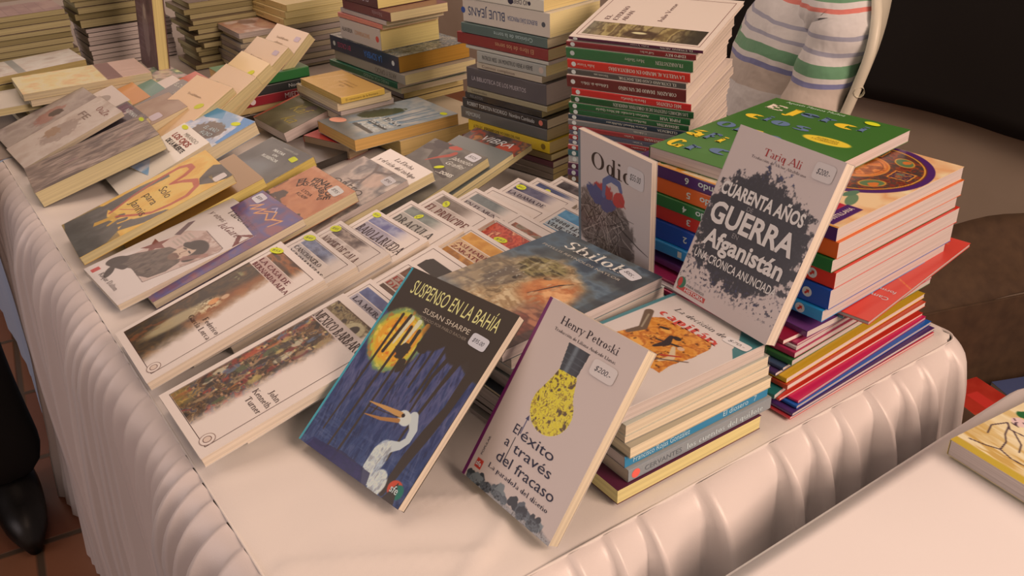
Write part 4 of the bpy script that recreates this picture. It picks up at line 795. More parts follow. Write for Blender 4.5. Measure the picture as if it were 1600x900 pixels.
def vibra():
    b = novel('dark novel with red shapes and white brush title below the tall mixed stack', .452, .7700, -1.40, .0105, TD, cover=(100, 76, 66), pages=(206, 172, 124), group=G_L)
    c = Canvas(132, 222, 1.2, (84, 66, 60)); c.tex([(70, 56, 54), (110, 82, 70), (170, 70, 48), (90, 70, 64), (180, 110, 60)], 26, 20, 5); c.ell(100, 196, 22, 12, (178, 76, 54), 20, wob=.5); b.art(c); b.txt('VIBRA', 40, 196, 66, 14, (206, 184, 172), shear=.35)
vibra()
b = novel('thin grey novel with cream pages between the two dark red scribbled novels', .4100, .7640, -1.42, .0090, TD, cover=(120, 112, 104), pages=(226, 194, 140), group=G_L)
def solo():
    b = novel('ochre novel with grey hands and a red brush heart, second from the left corner', .0142, .9272, -1.6022, .0130, .285, .1318, .2347, z=.0245, cover=(222, 164, 72), spine=(200, 140, 54), pages=(244, 222, 150), wrap=True, group=G_L)
    c = Canvas(132, 235, .8, (222, 164, 74)); X, Y = c.X, c.Y; c.tex([(218, 156, 62), (230, 174, 88), (222, 164, 72)], 30, 40, 4); g = (104, 92, 84)
    c.poly([(78, 236), (132, 236), (132, 226), (122, 206), (106, 190), (86, 196), (72, 214), (66, 226)], (84, 74, 66)); c.poly([(0, 4), (26, 0), (132, 0), (130, 40), (112, 62), (84, 66), (60, 56), (40, 62), (20, 70), (6, 60)], g); c.poly([(10, 60), (8, 120), (16, 168), (28, 166), (26, 130), (34, 90), (44, 70)], g)
    c.poly([(112, 60), (130, 96), (132, 134), (126, 130), (112, 100), (96, 78)], g)
    for x0, y0, x1, y1 in ((60, 66, 76, 78), (76, 62, 92, 78), (94, 60, 106, 82)): c.seg([(x0, y0-8), (x1-4, y1)], [12, 9], g)
    c.tex([(90, 80, 72), (118, 106, 96)], 14, 14, 6, sm(70, 60, Y)*sm(0, 1, 60-Y+.0*X), al=.5); c.poly([(46, 70), (56, 60), (50, 40), (60, 36), (66, 58), (72, 66), (66, 74)], (206, 152, 70)); c.seg([(76, 66), (80, 54)], [6, 5], (206, 152, 70))
    r = (186, 82, 58); c.seg([(44, 66), (26, 110), (16, 150), (14, 186), (24, 200), (40, 200), (50, 184), (54, 160)], [6, 5, 7, 8, 9, 9, 9, 6], r, .9); c.seg([(54, 160), (66, 176), (84, 190), (104, 186), (118, 166), (118, 140), (112, 112), (92, 92), (66, 70)], [6, 8, 10, 9, 8, 7, 6, 6, 5], r, .9); c.seg([(50, 80), (74, 96)], 2, r, .7); b.art(c)
    b.txt('Solo', 52, 140, 40, 13, (86, 64, 40)); b.txt('para', 46, 118, 44, 13, (86, 64, 40)); b.txt('Jannis', 44, 96, 62, 13, (86, 64, 40)); b.txt('Camilo Pelayo', 96, 208, 34, 5, (196, 150, 70)); b.sticker(117, 219, 9, 10, (222, 190, 176), 0, None, True)
solo()
b = novel('brown yellow novel mostly hidden under the ochre heart novel', .075, .925, -1.59, .0150, D(15.5), cover=(150, 104, 52), pages=(216, 176, 104), group=G_L, h=.215)
def matar():
    b = novel('black novel with white title and a pale painted glare, right of the ochre heart novel', .150, .9412, -1.4567, .0178, TD, cover=(92, 84, 76), spine=(60, 54, 52), pages=(214, 172, 96), wrap=True, group=G_L)
    c = Canvas(132, 222, 1.2, (88, 80, 74)); X, Y = c.X, c.Y; c.tex([(80, 74, 70), (108, 98, 90)], 40, 40, 5); c.ell(60, 140, 40, 30, (130, 124, 124), 30, .5, .8); b.art(c)  # the pale soft oval is glare painted into the cover colour
    b.txt('MATAR', 46, 196, 34, 6, (222, 200, 184), bold=.03); b.txt('UN', 58, 187, 14, 5, (222, 200, 184), bold=.03); b.txt('RUISEÑOR', 40, 177, 48, 6, (222, 200, 184), bold=.03); b.txt('HARPER LEE', 58, 209, 44, 4, (196, 176, 160)); b.sticker(108, 198, 9, 6, (236, 218, 44), -8, None, True)
matar()
def dark():
    b = novel('thick dark grey novel in film with painted reddish sheen, third along the left edge', .0142, 1.2141, -1.627, .0280, .262, .131, .212, z=.0262, cover=(112, 90, 80), spine=(90, 74, 68), pages=(238, 214, 150), wrap=True, group=G_L)
    c = Canvas(131, 212, 1.1, (112, 92, 82)); c.tex([(110, 88, 80), (170, 136, 118), (130, 104, 92), (186, 150, 132)], 18, 60, 5); c.rect(66, 150, 74, 180, (176, 116, 108), .4); c.rect(60, 60, 68, 84, (170, 120, 120), .35); b.art(c); b.sticker(24, 206, 12, 4, (206, 196, 50), 0)  # lighter pinkish streaks paint the film's reflection into the cover
dark()
b = novel('small cream novel with red and black title on its white cover, upright title', .120, 1.150, -1.571, .0095, D(20), .132, .165, cover=(220, 190, 170), pages=(236, 210, 160), group=G_L)
b.txt('MIRANDO', 48, 146, 62, 8, (150, 128, 112), bold=.0); b.txt('LOS OJOS', 22, 132, 80, 11, (150, 62, 46), bold=.035); b.txt('DE LA MUERTE', 26, 118, 84, 9, (50, 40, 40), bold=.035); b.txt('Antología personal', 20, 106, 60, 4, (150, 120, 100)); b.sticker(22, 159, 13, 4.5, (236, 218, 44), 0)
def bluebook():
    b = novel('bright blue paperback with a dark figure and white script, mid left', .150, 1.1376, -1.37, .0240, TD, .133, .20, cover=(66, 116, 150), pages=(238, 208, 158), group=G_L, z=.030)
    c = Canvas(133, 200, 1.2, (150, 152, 164)); X, Y = c.X, c.Y; c.tex([(150, 150, 164), (196, 176, 172), (120, 140, 160)], 30, 30, 4); c.poly([(98, 200), (133, 200), (133, 120), (124, 120), (116, 170)], (60, 120, 160)); c.poly([(0, 200), (40, 200), (60, 178), (20, 168), (0, 172)], (70, 128, 152)); c.ell(70, 138, 38, 30, (96, 74, 60), 10, wob=.5); c.ell(84, 132, 18, 14, (70, 52, 44), 0, wob=.4); b.art(c)
    b.txt('EL AÑO', 52, 142, 42, 9, (222, 214, 206), shear=.2); b.txt('ROJO', 60, 128, 34, 9, (222, 214, 206), shear=.2); b.sticker(104, 178, 11, 6, (236, 218, 44), 10)
bluebook()
def ouze():
    b = novel('pale grey brown novel in film with a faint thin title, far left edge', .0103, 1.3842, -1.509, .0095, .326, .131, .192, z=.0135, cover=(206, 172, 154), pages=(226, 200, 156), wrap=True, group=G_L)
    c = Canvas(131, 192, 1.3, (206, 172, 154)); c.tex([(198, 164, 146), (214, 182, 164), (206, 172, 154)], 40, 40, 4); c.ell(60, 90, 34, 40, (160, 128, 114), 20, wob=.8, al=.6); c.ell(44, 80, 20, 16, (170, 120, 84), 0, wob=.8, al=.5); b.art(c); b.txt('Ouze', 54, 164, 56, 14, (140, 76, 64), True, bold=.02); b.txt('FE', 30, 136, 44, 14, (150, 118, 104), bold=.02)
ouze()
def backbook():
    b = novel('grey novel with a reddish picture in film, farthest along the left edge', .0080, 1.5186, -1.514, .0080, .300, .1316, .188, z=.0085, cover=(150, 126, 112), pages=(220, 192, 150), wrap=True, group=G_L)
    c = Canvas(131, 188, 1.3, (172, 142, 128)); c.tex([(160, 130, 118), (186, 156, 140), (172, 142, 128)], 30, 30, 9); c.ell(62, 100, 24, 36, (170, 106, 90), 30, wob=.7, al=.7); c.ell(66, 112, 16, 14, (84, 60, 52), 30, wob=.6); b.art(c)
backbook()
b = novel('small pale grey paperback with a faint round stamp behind the far left novels', .045, 1.498, -1.559, .0100, D(15), .131, .20, cover=(206, 174, 158), pages=(214, 178, 120), group=G_L); b.sticker(60, 160, 22, 20, (166, 138, 124))
b = novel('dark purple and grey novel with white slanted title, beside the pale far left novel', .0480, 1.350, -1.546, .0110, D(16.5), cover=(112, 92, 92), pages=(232, 208, 150), wrap=True, group=G_L, h=.19); b.shape([(10, 120), (66, 120), (60, 186), (10, 186)], (120, 78, 88)); b.shape([(66, 120), (60, 186), (40, 150)], (196, 160, 150)); b.txt('NORMANDÍA', 42, 172, 84, 9, (206, 184, 172), bold=.02)
b = novel('brown novel with a violet blot and pale sticker, behind the dark purple novel', .1060, 1.342, -1.575, .0170, D(16.5), h=.205, cover=(160, 120, 98), pages=(238, 216, 158), group=G_L)
c = Canvas(132, 205, 1.5, (160, 120, 98)); c.tex([(156, 116, 94), (168, 130, 108)], 30, 30, 3); c.ell(70, 120, 24, 18, (112, 92, 98), 20, wob=.7); b.art(c); b.sticker(104, 150, 16, 11, (196, 164, 160), 0, None, True)
b = novel('charcoal novel with pale slanted title lines, below the tan leaning books', .140, 1.334, -1.474, .0110, D(17), h=.21, z=.028, cover=(96, 80, 72), pages=(238, 216, 170), group=G_L); b.txt('EL DON', 8, 188, 46, 9, (206, 182, 164), bold=.02); b.txt('DE LA NOCHE', 40, 170, 76, 6, (190, 166, 150)); b.txt('RELATOS', 52, 155, 60, 6, (190, 166, 150))
# assorted covers poking out beside the flat tan books
for lab, x, y, yaw, w, h, t, cc in (
    ('orange paperback poking out behind the small pale stamped one', .103, 1.516, -1.57, .131, .185, .0100, (202, 132, 80)),
    ('teal paperback poking out at the end of the flat tan books', .148, 1.519, -1.56, .131, .180, .0095, (110, 132, 118)),
    ('pinkish white paperback behind the teal one on the far left', .190, 1.512, -1.55, .131, .180, .0110, (214, 180, 164)),
    ('red paperback showing one corner behind the charcoal novel', .238, 1.505, -1.52, .131, .180, .0110, (196, 92, 72))):
    novel(lab, x, y, yaw, t, D(14.4), w, h, cover=cc, pages=CREAM, group='small paperbacks leaning beside the flat tan books')
b = Book('green and yellow picture paperback lying under the end of the flat tan books', .262, 1.662, .0425, -1.50, .13, .135, .012, (170, 156, 112), pages=CREAM); c = Canvas(130, 135, 1.5, (180, 166, 120)); c.tex([(206, 184, 130), (110, 116, 92), (190, 150, 140), (206, 176, 150)], 30, 26, 5); b.art(c)
Book('plain brown book right under the green and yellow picture paperback', .265, 1.662, .030, -1.5, .13, .13, .029, (120, 92, 76), pages=TANP)

# tan books leaning steeply
G_T = 'tan paperbacks leaning in a steep row'
for i, (x, y, yw, tl, lab, wr) in enumerate(((.175, 1.272, -1.40, 25.5, 'front tan leaning paperback with yellow sticker at its foot', True), (.238, 1.292, -1.50, 29, 'second tan leaning paperback from the front in glossy film', True), (.292, 1.340, -1.53, 32, 'third tan leaning paperback from the front with a yellow round sticker', False),
        (.355, 1.388, -1.48, 35.5, 'fourth tan leaning paperback from the front, violet sticker', True), (.424, 1.420, -1.465, 40, 'tallest tan leaning paperback at the back of the steep row', False))):
    t = .019; b = novel(lab, x, y, yw, t, D(tl), .133, .203, z=.001 + t*math.cos(D(tl)), cover=((224, 172, 128), (228, 178, 138), (232, 184, 134), (228, 180, 144), (220, 176, 146))[i], pages=(244, 222, 150), wrap=wr, group=G_T)
    b.txt(('Testimonio', 'Cuentos', 'Poesía', 'Ensayo', 'Sentimientos')[i], 34, 156 if i != 4 else 172, 50, 5.4, (140, 100, 70), True)
    if i == 4: b.txt('ajenos', 40, 160, 34, 5.4, (140, 100, 70), True)
    if i in (0, 2): b.sticker(104, 140 if i == 0 else 168, 11, 7, (222, 200, 50), 30)
    if i in (3, 4): b.sticker(110, 182, 10, 6, (206, 170, 170), 0, None, True)

# ------------------------------------------------------------------ stacks seen from their spines
def scl(x, y, z, k): return (-.13969 + k*(x+.13969), -.47102 + k*(y+.47102), .57539 + k*(z-.57539))
# numbered workbooks and the green book on top
G_A = 'numbered rainbow workbooks'
A0, AY = (.5670, .0117), -1.4932 + PI/2
def ang_pt(o, yaw, a, b): return (o[0]+a*math.cos(yaw)-b*math.sin(yaw), o[1]+a*math.sin(yaw)+b*math.cos(yaw))
apr = [('6', 'purple', .1936, .1792, (82, 34, 92)), ('5', 'orange', .1788, .1608, (214, 96, 30)), ('4', 'green', .1603, .1460, (34, 104, 48)), ('3', 'red', .1456, .1273, (206, 52, 36)), ('2', 'dark blue', .1268, .1045, (26, 78, 146)), ('1', 'light blue', .1037, .0905, (52, 136, 172))]
for i, (n_, cn, zt, zb, cc) in enumerate(apr):
    zb = apr[i+1][2]+.0004 if i < 5 else .0905
    o = ang_pt(A0, AY, (.0, .001, -.002, .003, 0, -.004)[i], (0, -.003, -.001, -.004, -.003, 0)[i])
    b = Book(f'{cn} spined workbook numbered {n_} in the rainbow stack', *o, zt, AY, .2416, .270, zt-zb, cc if i else (222, 172, 128), spine=cc, pages=(240, 226, 214), group=G_A, name='workbook', warp=(-.002, 0))
    b.spine_txt('Aprendo', 122, 50, 7.2, (236, 220, 200), bold=.02); b.spine_txt(n_, 185, 6, 7.2, (236, 220, 200), bold=.02)
    b.spine_dot(26, 5.6, (232, 214, 200)); o_ = b.t*1000/2
    ar = [(-2.6, 1.4), (-2.6, -2.6), (1.4, -2.6), (.2, -1.4), (3, 1.4), (1.4, 3), (-1.4, .2)]
    link('spine_emblem', mesh('spine_emblem', [(-.0005, .026+p/1000, b.t/2-q/1000) for p, q in ar], [tuple(range(7))]), ink(190, 60, 46), b.cover)
    if i == 0:
        # cover: purple ring with an orange sun stone
        cv = Canvas(241, 270, .9, (224, 178, 136)); X, Y = cv.X, cv.Y; cx, cy = 160, 84
        d = np.hypot(X-cx, Y-cy); a = np.arctan2(Y-cy, X-cx); n = fbm(X/6, Y/6, 4)
        cv.tex([(224, 178, 136), (214, 150, 104), (226, 190, 150)], 40, 40, 3)
        cv.put(sm(84, 83, d), (86, 38, 92)); cv.put(sm(76, 75, d), (110, 50, 40)); cv.tex([(110, 44, 34), (150, 70, 40), (70, 60, 56), (130, 52, 40)], 7, 7, 8, sm(75, 74, d)); cv.put(sm(1.2, .6, np.abs(d-73)), (206, 140, 60))
        for k in range(4):
            q = k*PI/2 + .1; px, py = cx+54*math.cos(q), cy+54*math.sin(q)
            s_ = 17; cv.poly([(px+s_*math.cos(q+PI/4+j*PI/2), py+s_*math.sin(q+PI/4+j*PI/2)) for j in range(4)], (206, 130, 56)); cv.poly([(px+.86*s_*math.cos(q+PI/4+j*PI/2), py+.86*s_*math.sin(q+PI/4+j*PI/2)) for j in range(4)], (76, 50, 66)); cv.tex([(70, 50, 70), (170, 90, 50), (90, 110, 96)], 4, 4, k+5, cv.inside([(px+.7*s_*math.cos(q+PI/4+j*PI/2), py+.7*s_*math.sin(q+PI/4+j*PI/2)) for j in range(4)])*1.0)
            q += PI/4; px, py = cx+56*math.cos(q), cy+56*math.sin(q); cv.ell(px, py, 15, 10, (206, 140, 60), math.degrees(q)+90); cv.ell(px, py, 13, 8.5, (98, 112, 76), math.degrees(q)+90); cv.ell(px+3*math.cos(q), py+3*math.sin(q), 6, 5, (202, 110, 50), 0, wob=.8)
        cv.put(sm(38, 37, d), (206, 130, 62)); cv.put(sm(36, 35, d), (196, 104, 44)); cv.tex([(196, 104, 44), (214, 132, 70), (150, 70, 30)], 8, 8, 12, sm(34, 33, d)); cv.put(sm(1, .4, np.abs(d-30)), (120, 60, 26), .7); cv.put(sm(.6, .7, np.abs(np.sin(a*4)))*sm(30, 28, d)*sm(12, 14, d), (130, 64, 30), .6); cv.ell(cx, cy, 11, 11, (214, 140, 84), wob=.3)
        cv.ell(40, 150, 26, 8, (222, 150, 60), 20); cv.seg([(10, 180), (40, 160), (80, 176)], 2, (130, 60, 60)); cv.ell(30, 200, 30, 9, (220, 140, 50), -10); cv.seg([(4, 120), (30, 140)], [8, 2], (96, 120, 66)); cv.seg([(10, 230), (40, 210)], [9, 3], (96, 120, 66)); cv.ell(70, 30, 16, 6, (110, 124, 92), 20); cv.ell(84, 40, 12, 5, (96, 116, 90), -10)
        cv.rect(4, 8, 56, 26, (82, 34, 90)); cv.rect(26, 26, 54, 44, (176, 40, 60)); cv.rect(0, 236, 241, 270, (82, 34, 90)); cv.rect(0, 0, 3, 270, (206, 130, 60)); b.art(cv)
        b.txt('SANTILLANA', 9, 14, 42, 6, (226, 190, 170))
def green_book():
    b = Book('big green spelling book with yellow and blue letters, topmost of the rainbow workbooks', .5542, .2628, .2090, -1.4511, .1825, .2501, .0145, (76, 108, 48), spine=(70, 100, 44), pages=(250, 232, 200), name='workbook')
    cv = Canvas(182, 250, 1.0, (72, 106, 46)); X, Y = cv.X, cv.Y; cv.put(sm(150, 40, Y)*.5, (110, 130, 84)); yl, bl = (226, 176, 50), (104, 112, 132)
    for q in range(3): cv.ell(30+q*26, 24+q*6, 10, 8, (96, 124, 72), al=.5)
    cv.ell(134, 150, 30, 11, (226, 180, 60)); b.art(cv)
    for s, x, y, w, h, cl in (('E', 12, 207, 24, 22, (232, 196, 170)), ('j', 42, 197, 16, 26, yl), ('e', 60, 207, 24, 24, bl), ('r', 88, 206, 18, 24, bl), ('c', 109, 200, 26, 26, yl), ('i', 139, 204, 9, 26, bl), ('-', 152, 208, 14, 18, (232, 206, 186)),
                              ('c', 12, 160, 22, 24, yl), ('i', 38, 162, 8, 26, bl), ('o', 50, 158, 24, 26, bl), ('s', 80, 160, 22, 24, bl), ('O', 6, 110, 24, 24, bl), ('r', 34, 108, 16, 24, bl), ('t', 54, 110, 16, 26, yl), ('o', 74, 108, 22, 24, bl),
                              ('g', 6, 16, 22, 26, yl), ('r', 32, 20, 16, 24, bl), ('á', 2, 60, 20, 24, yl), ('f', 26, 62, 14, 28, bl), ('i', 44, 62, 8, 26, yl), ('c', 56, 30, 24, 26, bl), ('o', 86, 32, 26, 26, bl), ('s', 116, 34, 24, 26, yl)): b.txt(s, x, y, w, h*.8 if s.isupper() or s in 'fti' else h*1.05, cl, True, bold=.10)
    b.txt('Agustín Mateos Muñoz', 22, 238, 82, 6, (206, 206, 176)); b.txt('AUMENTADA', 120, 151, 28, 4, (120, 90, 30)); b.txt('Y CORREGIDA', 116, 145, 34, 4, (120, 90, 30)); b.sticker(142, 236, 10, 5.5, (236, 218, 44), -6)
green_book()

# the red and green classics, spines to the camera
G_D = 'red and green spined classics'
def ad(x, y, z): return scl(x, y, z, .93)
AD = [('wine', (88, 24, 54), .819, .443, .2380, .2328, .212, 'EL ETERNO ADÁN', 'Julio Verne'), ('dark red', (130, 34, 36), .815, .452, .2304, .2220, .207, 'EDIPO REY', 'Sófocles'), ('green', (56, 110, 62), .813, .455, .2213, .2040, .204, 'FRANKENSTEIN', 'Mary Shelley'),
      ('bright red', (196, 48, 34), .812, .458, .2032, .1885, .199, 'LA VUELTA AL MUNDO EN OCHENTA DÍAS', 'Julio Verne'), ('thin dark grey', (86, 74, 66), .810, .463, .1879, .1790, .194, 'EL EXTRAÑO CASO DEL DOCTOR', 'Stevenson'), ('red brown', (108, 36, 32), .810, .462, .1785, .1587, .195, 'CORAZÓN, DIARIO DE UN NIÑO', 'Edmundo de Amicis'),
      ('scarlet', (190, 40, 34), .814, .454, .1583, .1472, .196, 'MÁS CUENTOS', 'Horacio Quiroga'), ('dark green', (22, 84, 40), .816, .450, .1469, .1362, .201, 'LOS MEJORES CUENTOS DE H. CHRISTIAN ANDERSEN', ''), ('slim green', (26, 88, 44), .814, .454, .1359, .1258, .200, 'POPOL VUH', 'Antiguas Leyendas del Maya Quiché'),
      ('deep green', (30, 84, 44), .813, .455, .1254, .1165, .198, 'SIDDHARTHA', 'Hermann Hesse'), ('navy', (34, 52, 62), .812, .457, .1162, .1078, .198, 'CLEMENCIA', 'Ignacio Manuel Altamirano'), ('grey', (120, 108, 100), .813, .457, .1075, .0990, .198, '', 'Calderón'), ('faded red', (150, 52, 50), .813, .456, .0988, .0905, .198, 'EN LAS MONTAÑAS', 'Varios'),
      ('grey blue', (92, 84, 92), .813, .456, .0902, .0825, .198, 'NARRACIONES', 'Varios'), ('crimson', (150, 34, 36), .812, .456, .0822, .0745, .198, '', 'Cervantes'), ('blue grey', (88, 78, 92), .812, .456, .0742, .0665, .198, '', 'Rubén Darío'), ('pale red', (160, 56, 52), .812, .456, .0662, .0585, .198, '', 'Varios')]
zl = .0585
while True:
    zz = ad(0, 0, zl)[2]
    if zz < .024: break
    AD.append((['violet', 'brown', 'teal', 'grey white', 'plum'][len(AD) % 5], [(96, 50, 90), (110, 70, 54), (50, 90, 90), (180, 160, 150), (90, 40, 60)][len(AD) % 5], .812, .456, zl-.0003, max(zl-.011, 0), .198, '', '')); zl -= .011
ADY = -1.147 + PI/2
for i, (cn, cc, x, y, zt, zb, L, ti, au) in enumerate(AD):
    px, py, pz = ad(x, y, zt); bz = ad(x, y, zb)[2]
    if i == len(AD)-1: bz = max(bz, .001)
    b = Book(f'{cn} spined classic, {nth(i)} in the red and green spined stack', px, py, pz, ADY + RNG.uniform(-.01, .01), .165, L*.93, max(pz-bz-.0003, .003), (214, 178, 160), spine=cc, pages=(250, 226, 182), group=G_D, wrap=i in (2, 7), roll=-D(11)*(1-i/(len(AD)-1)))
    hh = min(b.t*1000*.5, 5.2); gold = (226, 200, 176)
    if ti: b.spine_txt(ti, 14 if len(ti) < 30 else 8, min(len(ti)*3.3, 112), hh, gold, serif=True, bold=.03)
    if au: b.spine_txt(au, (16 + min(len(ti)*3.3, 112) + 14) if ti else 60, len(au)*2.5, hh*.85, gold, serif=True)
    b.spine_dot(b.h*1000-10, 3.6, (226, 206, 190))
    if i == 0:
        cv = Canvas(168, 197, 1.0, (216, 182, 162)); X, Y = cv.X, cv.Y; m = sm(9, 10, X)*sm(96, 95, X)*sm(108, 109, Y)*sm(190, 189, Y)*0 + sm(13, 14, X)*sm(112, 111, X)*sm(12, 13, Y)*sm(185, 184, Y)*(X < 58)
        cv.tex([(150, 122, 84), (96, 70, 44), (176, 146, 96), (120, 92, 56)], 22, 10, 4, m); cv.put(m*sm(60, 20, Y), (40, 34, 26), .85); cv.put(m*sm(150, 190, Y), (120, 110, 100), .6); cv.put(m*sm(1.1, .7, np.hypot((X-28)/14, (Y-100)/30)), (70, 46, 30), .8); cv.put(m*sm(1, .6, np.hypot((X-32)/4, (Y-104)/14)), (222, 196, 150), .9)
        b.art(cv); b.frame(9, 8, 158, 190, (110, 40, 40), .8)
        tc = (96, 46, 48); R = Matrix.Translation((0, 0, 0))
        b.txt('EL', 66, 166, 16, 7, tc, True, bold=.02); b.txt('ETERNO', 66, 153, 50, 7, tc, True, bold=.02); b.txt('ADÁN', 66, 140, 36, 7, tc, True, bold=.02); b.txt('Julio Verne', 74, 88, 64, 7, tc, True)

# the tall mixed stack with the white spined romance
G_B = 'books in the tall mixed stack'
def bj(x, y, z): return scl(x, y, z, .93)
BJ = [('thick cream', (214, 186, 164), .775, .758, .2671, .2475, .194, 'NO DEJES', (70, 60, 70), False), ('thick white', (206, 176, 156), .778, .746, .2473, .2068, .207, 'BLUE JEANS', (70, 74, 96), False), ('grey green glossy', (104, 110, 100), .777, .752, .2060, .1885, .203, 'Crónicas de la torre', (196, 190, 176), False), ('crimson patterned', (150, 50, 50), .777, .750, .1880, .1680, .218, 'El libro de los seres', (206, 150, 110), False),
      ('thin grey', (190, 168, 150), .777, .749, .1675, .1610, .198, '', 0, False), ('pale grey', (170, 152, 138), .776, .755, .1605, .1405, .163, 'PATRICK NESS  UN MONSTRUO VIENE A VERME', (52, 46, 46), True), ('cream', (190, 160, 136), .774, .764, .1400, .1280, .157, 'Cuentos completos', (110, 80, 66), True), ('thick grey', (104, 88, 86), .776, .755, .1275, .0905, .192, 'LA BIBLIOTECA DE LOS MUERTOS', (206, 176, 166), True),
      ('cream speckled', (170, 144, 112), .776, .753, .0902, .0795, .195, 'Leyendas', (90, 70, 54), True), ('slim black', (52, 44, 42), .774, .766, .0790, .0670, .191, 'RELATOS', (150, 130, 120), True), ('black', (58, 48, 46), .776, .753, .0666, .0495, .212, 'ROBERT TORSTEN RODRIGO  Nombre Cambiado', (206, 184, 170), True), ('glossy grey', (110, 98, 90), .776, .754, .0491, .0275, .216, 'MEMORIAS', (206, 188, 174), True),
      ('yellow', (206, 160, 36), .777, .748, .0272, .0055, .204, 'ATRÁS AMARILLO', (110, 76, 20), True), ('thin dark gold', (120, 92, 56), .778, .745, .0052, -.0070, .200, '', 0, False), ('maroon', (96, 46, 54), .779, .741, -.0075, -.0190, .231, 'EL ARTE DE LA MEMORIA', (200, 160, 150), True)]
BJY = -1.372 + PI/2
for i, (cn, cc, x, y, zt, zb, L, ti, tcn, up) in enumerate(BJ):
    px, py, pz = bj(x, y, zt); bz = bj(x, y, zb)[2]
    b = Book(f'{cn} paperback, {nth(i)} in the tall stack left of the classics', px, py, pz, BJY + RNG.uniform(-.012, .012), .12 if i != 14 else .15, L*.93, pz-bz-.0004, cc, pages=(TANP, (222, 184, 132), CREAM, (206, 168, 124))[i % 4] if i not in (4, 7) else GREYP, group=G_B, wrap=i in (2, 3, 7, 8, 9, 11))
    if ti and up: b.spine_txt(ti, b.h*1000-12, min(len(ti)*4.4, b.h*1000-40), min(7, b.t*420), tcn, up=True)
    elif ti: b.spine_txt(ti, 30 if i != 1 else 96, min(len(ti)*4.6, 84) if i != 1 else 84, min(14, b.t*400), tcn)
    if i == 1: b.spine_txt('BUENOS DÍAS PRINCESA', 26, 64, 7, (84, 92, 120)); b.spine_dot(13, 4, (90, 84, 84)); b.spine_dot(192, 5, (60, 80, 130))
    if i == 0: b.spine_dot(70, 6, (50, 44, 60)); b.spine_dot(30, 3, (50, 44, 60))
    if i == 10: b.spine_dot(14, 4.5, (206, 110, 90))
    if i == 5: b.spine_dot(10, 5, (196, 160, 140))
    if i == 12: b.spine_dot(14, 5, (130, 96, 30)); b.spine_txt('TODO LO QUE NO SABES DEL MAR', 150, 84, 4.5, (90, 66, 30), up=True, off=2)
for i, (z, t) in enumerate(((.0225, .0105), (.0118, .0105))):
    Book(f'grey backed paperback, {("last but one", "lowest")[i]} in the tall stack left of the classics', *bj(.779, .741, 0)[:2], z, BJY+.02*i, .14, .2, t, (130, 104, 90), pages=TANP, group=G_B)

# the mixed stack with the thick navy novel
G_C = 'books in the navy novel stack'
def cs(x, y, z): return scl(x, y, z, 1.05)
CSY = -1.506 + PI/2
CS = [('thick maroon', (96, 50, 56), .629, 1.061, .2556, .2262, .185, .130, 'CIUDADES DE PAPEL', (190, 160, 160), (238, 200, 128)), ('maroon', (120, 62, 66), .632, 1.021, .2257, .2090, .17, .125, 'Novela', (170, 130, 126), (226, 196, 140)), ('slim white', (190, 160, 150), .631, 1.037, .2085, .1995, .168, .125, '', 0, (230, 204, 150)), ('rose and cream', (206, 120, 104), .630, 1.052, .1992, .1900, .160, .125, '', 0, (232, 206, 150)),
      ('thick white', (196, 168, 156), .629, 1.062, .1894, .1500, .148, .130, '', 0, (222, 188, 122)), ('thick navy', (50, 54, 72), .633, 1.007, .1495, .1200, .248, .160, '', 0, (190, 130, 52)), ('greyish patterned', (160, 138, 122), .634, .990, .1198, .1010, .256, .16, 'ARTE Y OFICIO', (110, 92, 80), (228, 194, 140)), ('green', (56, 104, 78), .632, 1.018, .1000, .0880, .240, .165, 'PASEO POR MUNDO', (190, 190, 160), (206, 186, 160)), ('white', (214, 190, 160), .640, 1.020, .0875, .0770, .22, .15, '', 0, (244, 224, 168)),
      ('plum', (80, 60, 70), .660, 1.050, .0765, .0560, .19, .14, '', 0, TANP), ('brown backed', (110, 84, 66), .660, 1.050, .0555, .0440, .19, .14, '', 0, TANP)]
for i, (cn, cc, x, y, zt, zb, L, dp, ti, tcn, pg) in enumerate(CS):
    px, py, pz = cs(x, y, zt); bz = cs(x, y, zb)[2]
    b = Book(f'{cn} paperback, {nth(i)} in the navy novel stack', px, py, pz, CSY + (.02, 0, -.01, .01, 0, .01, 0, .03, -.02, 0, 0)[i], dp*1.05, L*1.05, pz-bz-.0004, cc if i != 5 else (70, 72, 78), spine=cc, pages=pg, group=G_C, wrap=i == 7)
    if ti: b.spine_txt(ti, 30, min(len(ti)*6, 120), b.t*480, tcn)
    if i == 4: b.spine_txt('ALLAN BERLIN', 148, 40, 8, (60, 52, 50), up=True); b.spine_txt('CONVERSACIONES', 98, 58, 8, (206, 140, 96), up=True); b.spine_dot(12, 6, (200, 80, 70))
    if i == 3: pass
    if i == 5:
        b.spine_txt('LA SOMBRA', 60, 66, 13, (76, 116, 170)); b.spine_txt('BY CROSS', 178, 52, 10, (176, 76, 96)); b.spine_dot(20, 5, (226, 206, 196)); b.spine_dot(244, 5, (226, 206, 196))
        cv = Canvas(168, 260, 1.5, (74, 76, 78)); cv.tex([(50, 52, 54), (150, 136, 122), (84, 92, 100), (200, 170, 146), (60, 66, 66)], 22, 14, 6, 1.0, 3); b.art(cv)
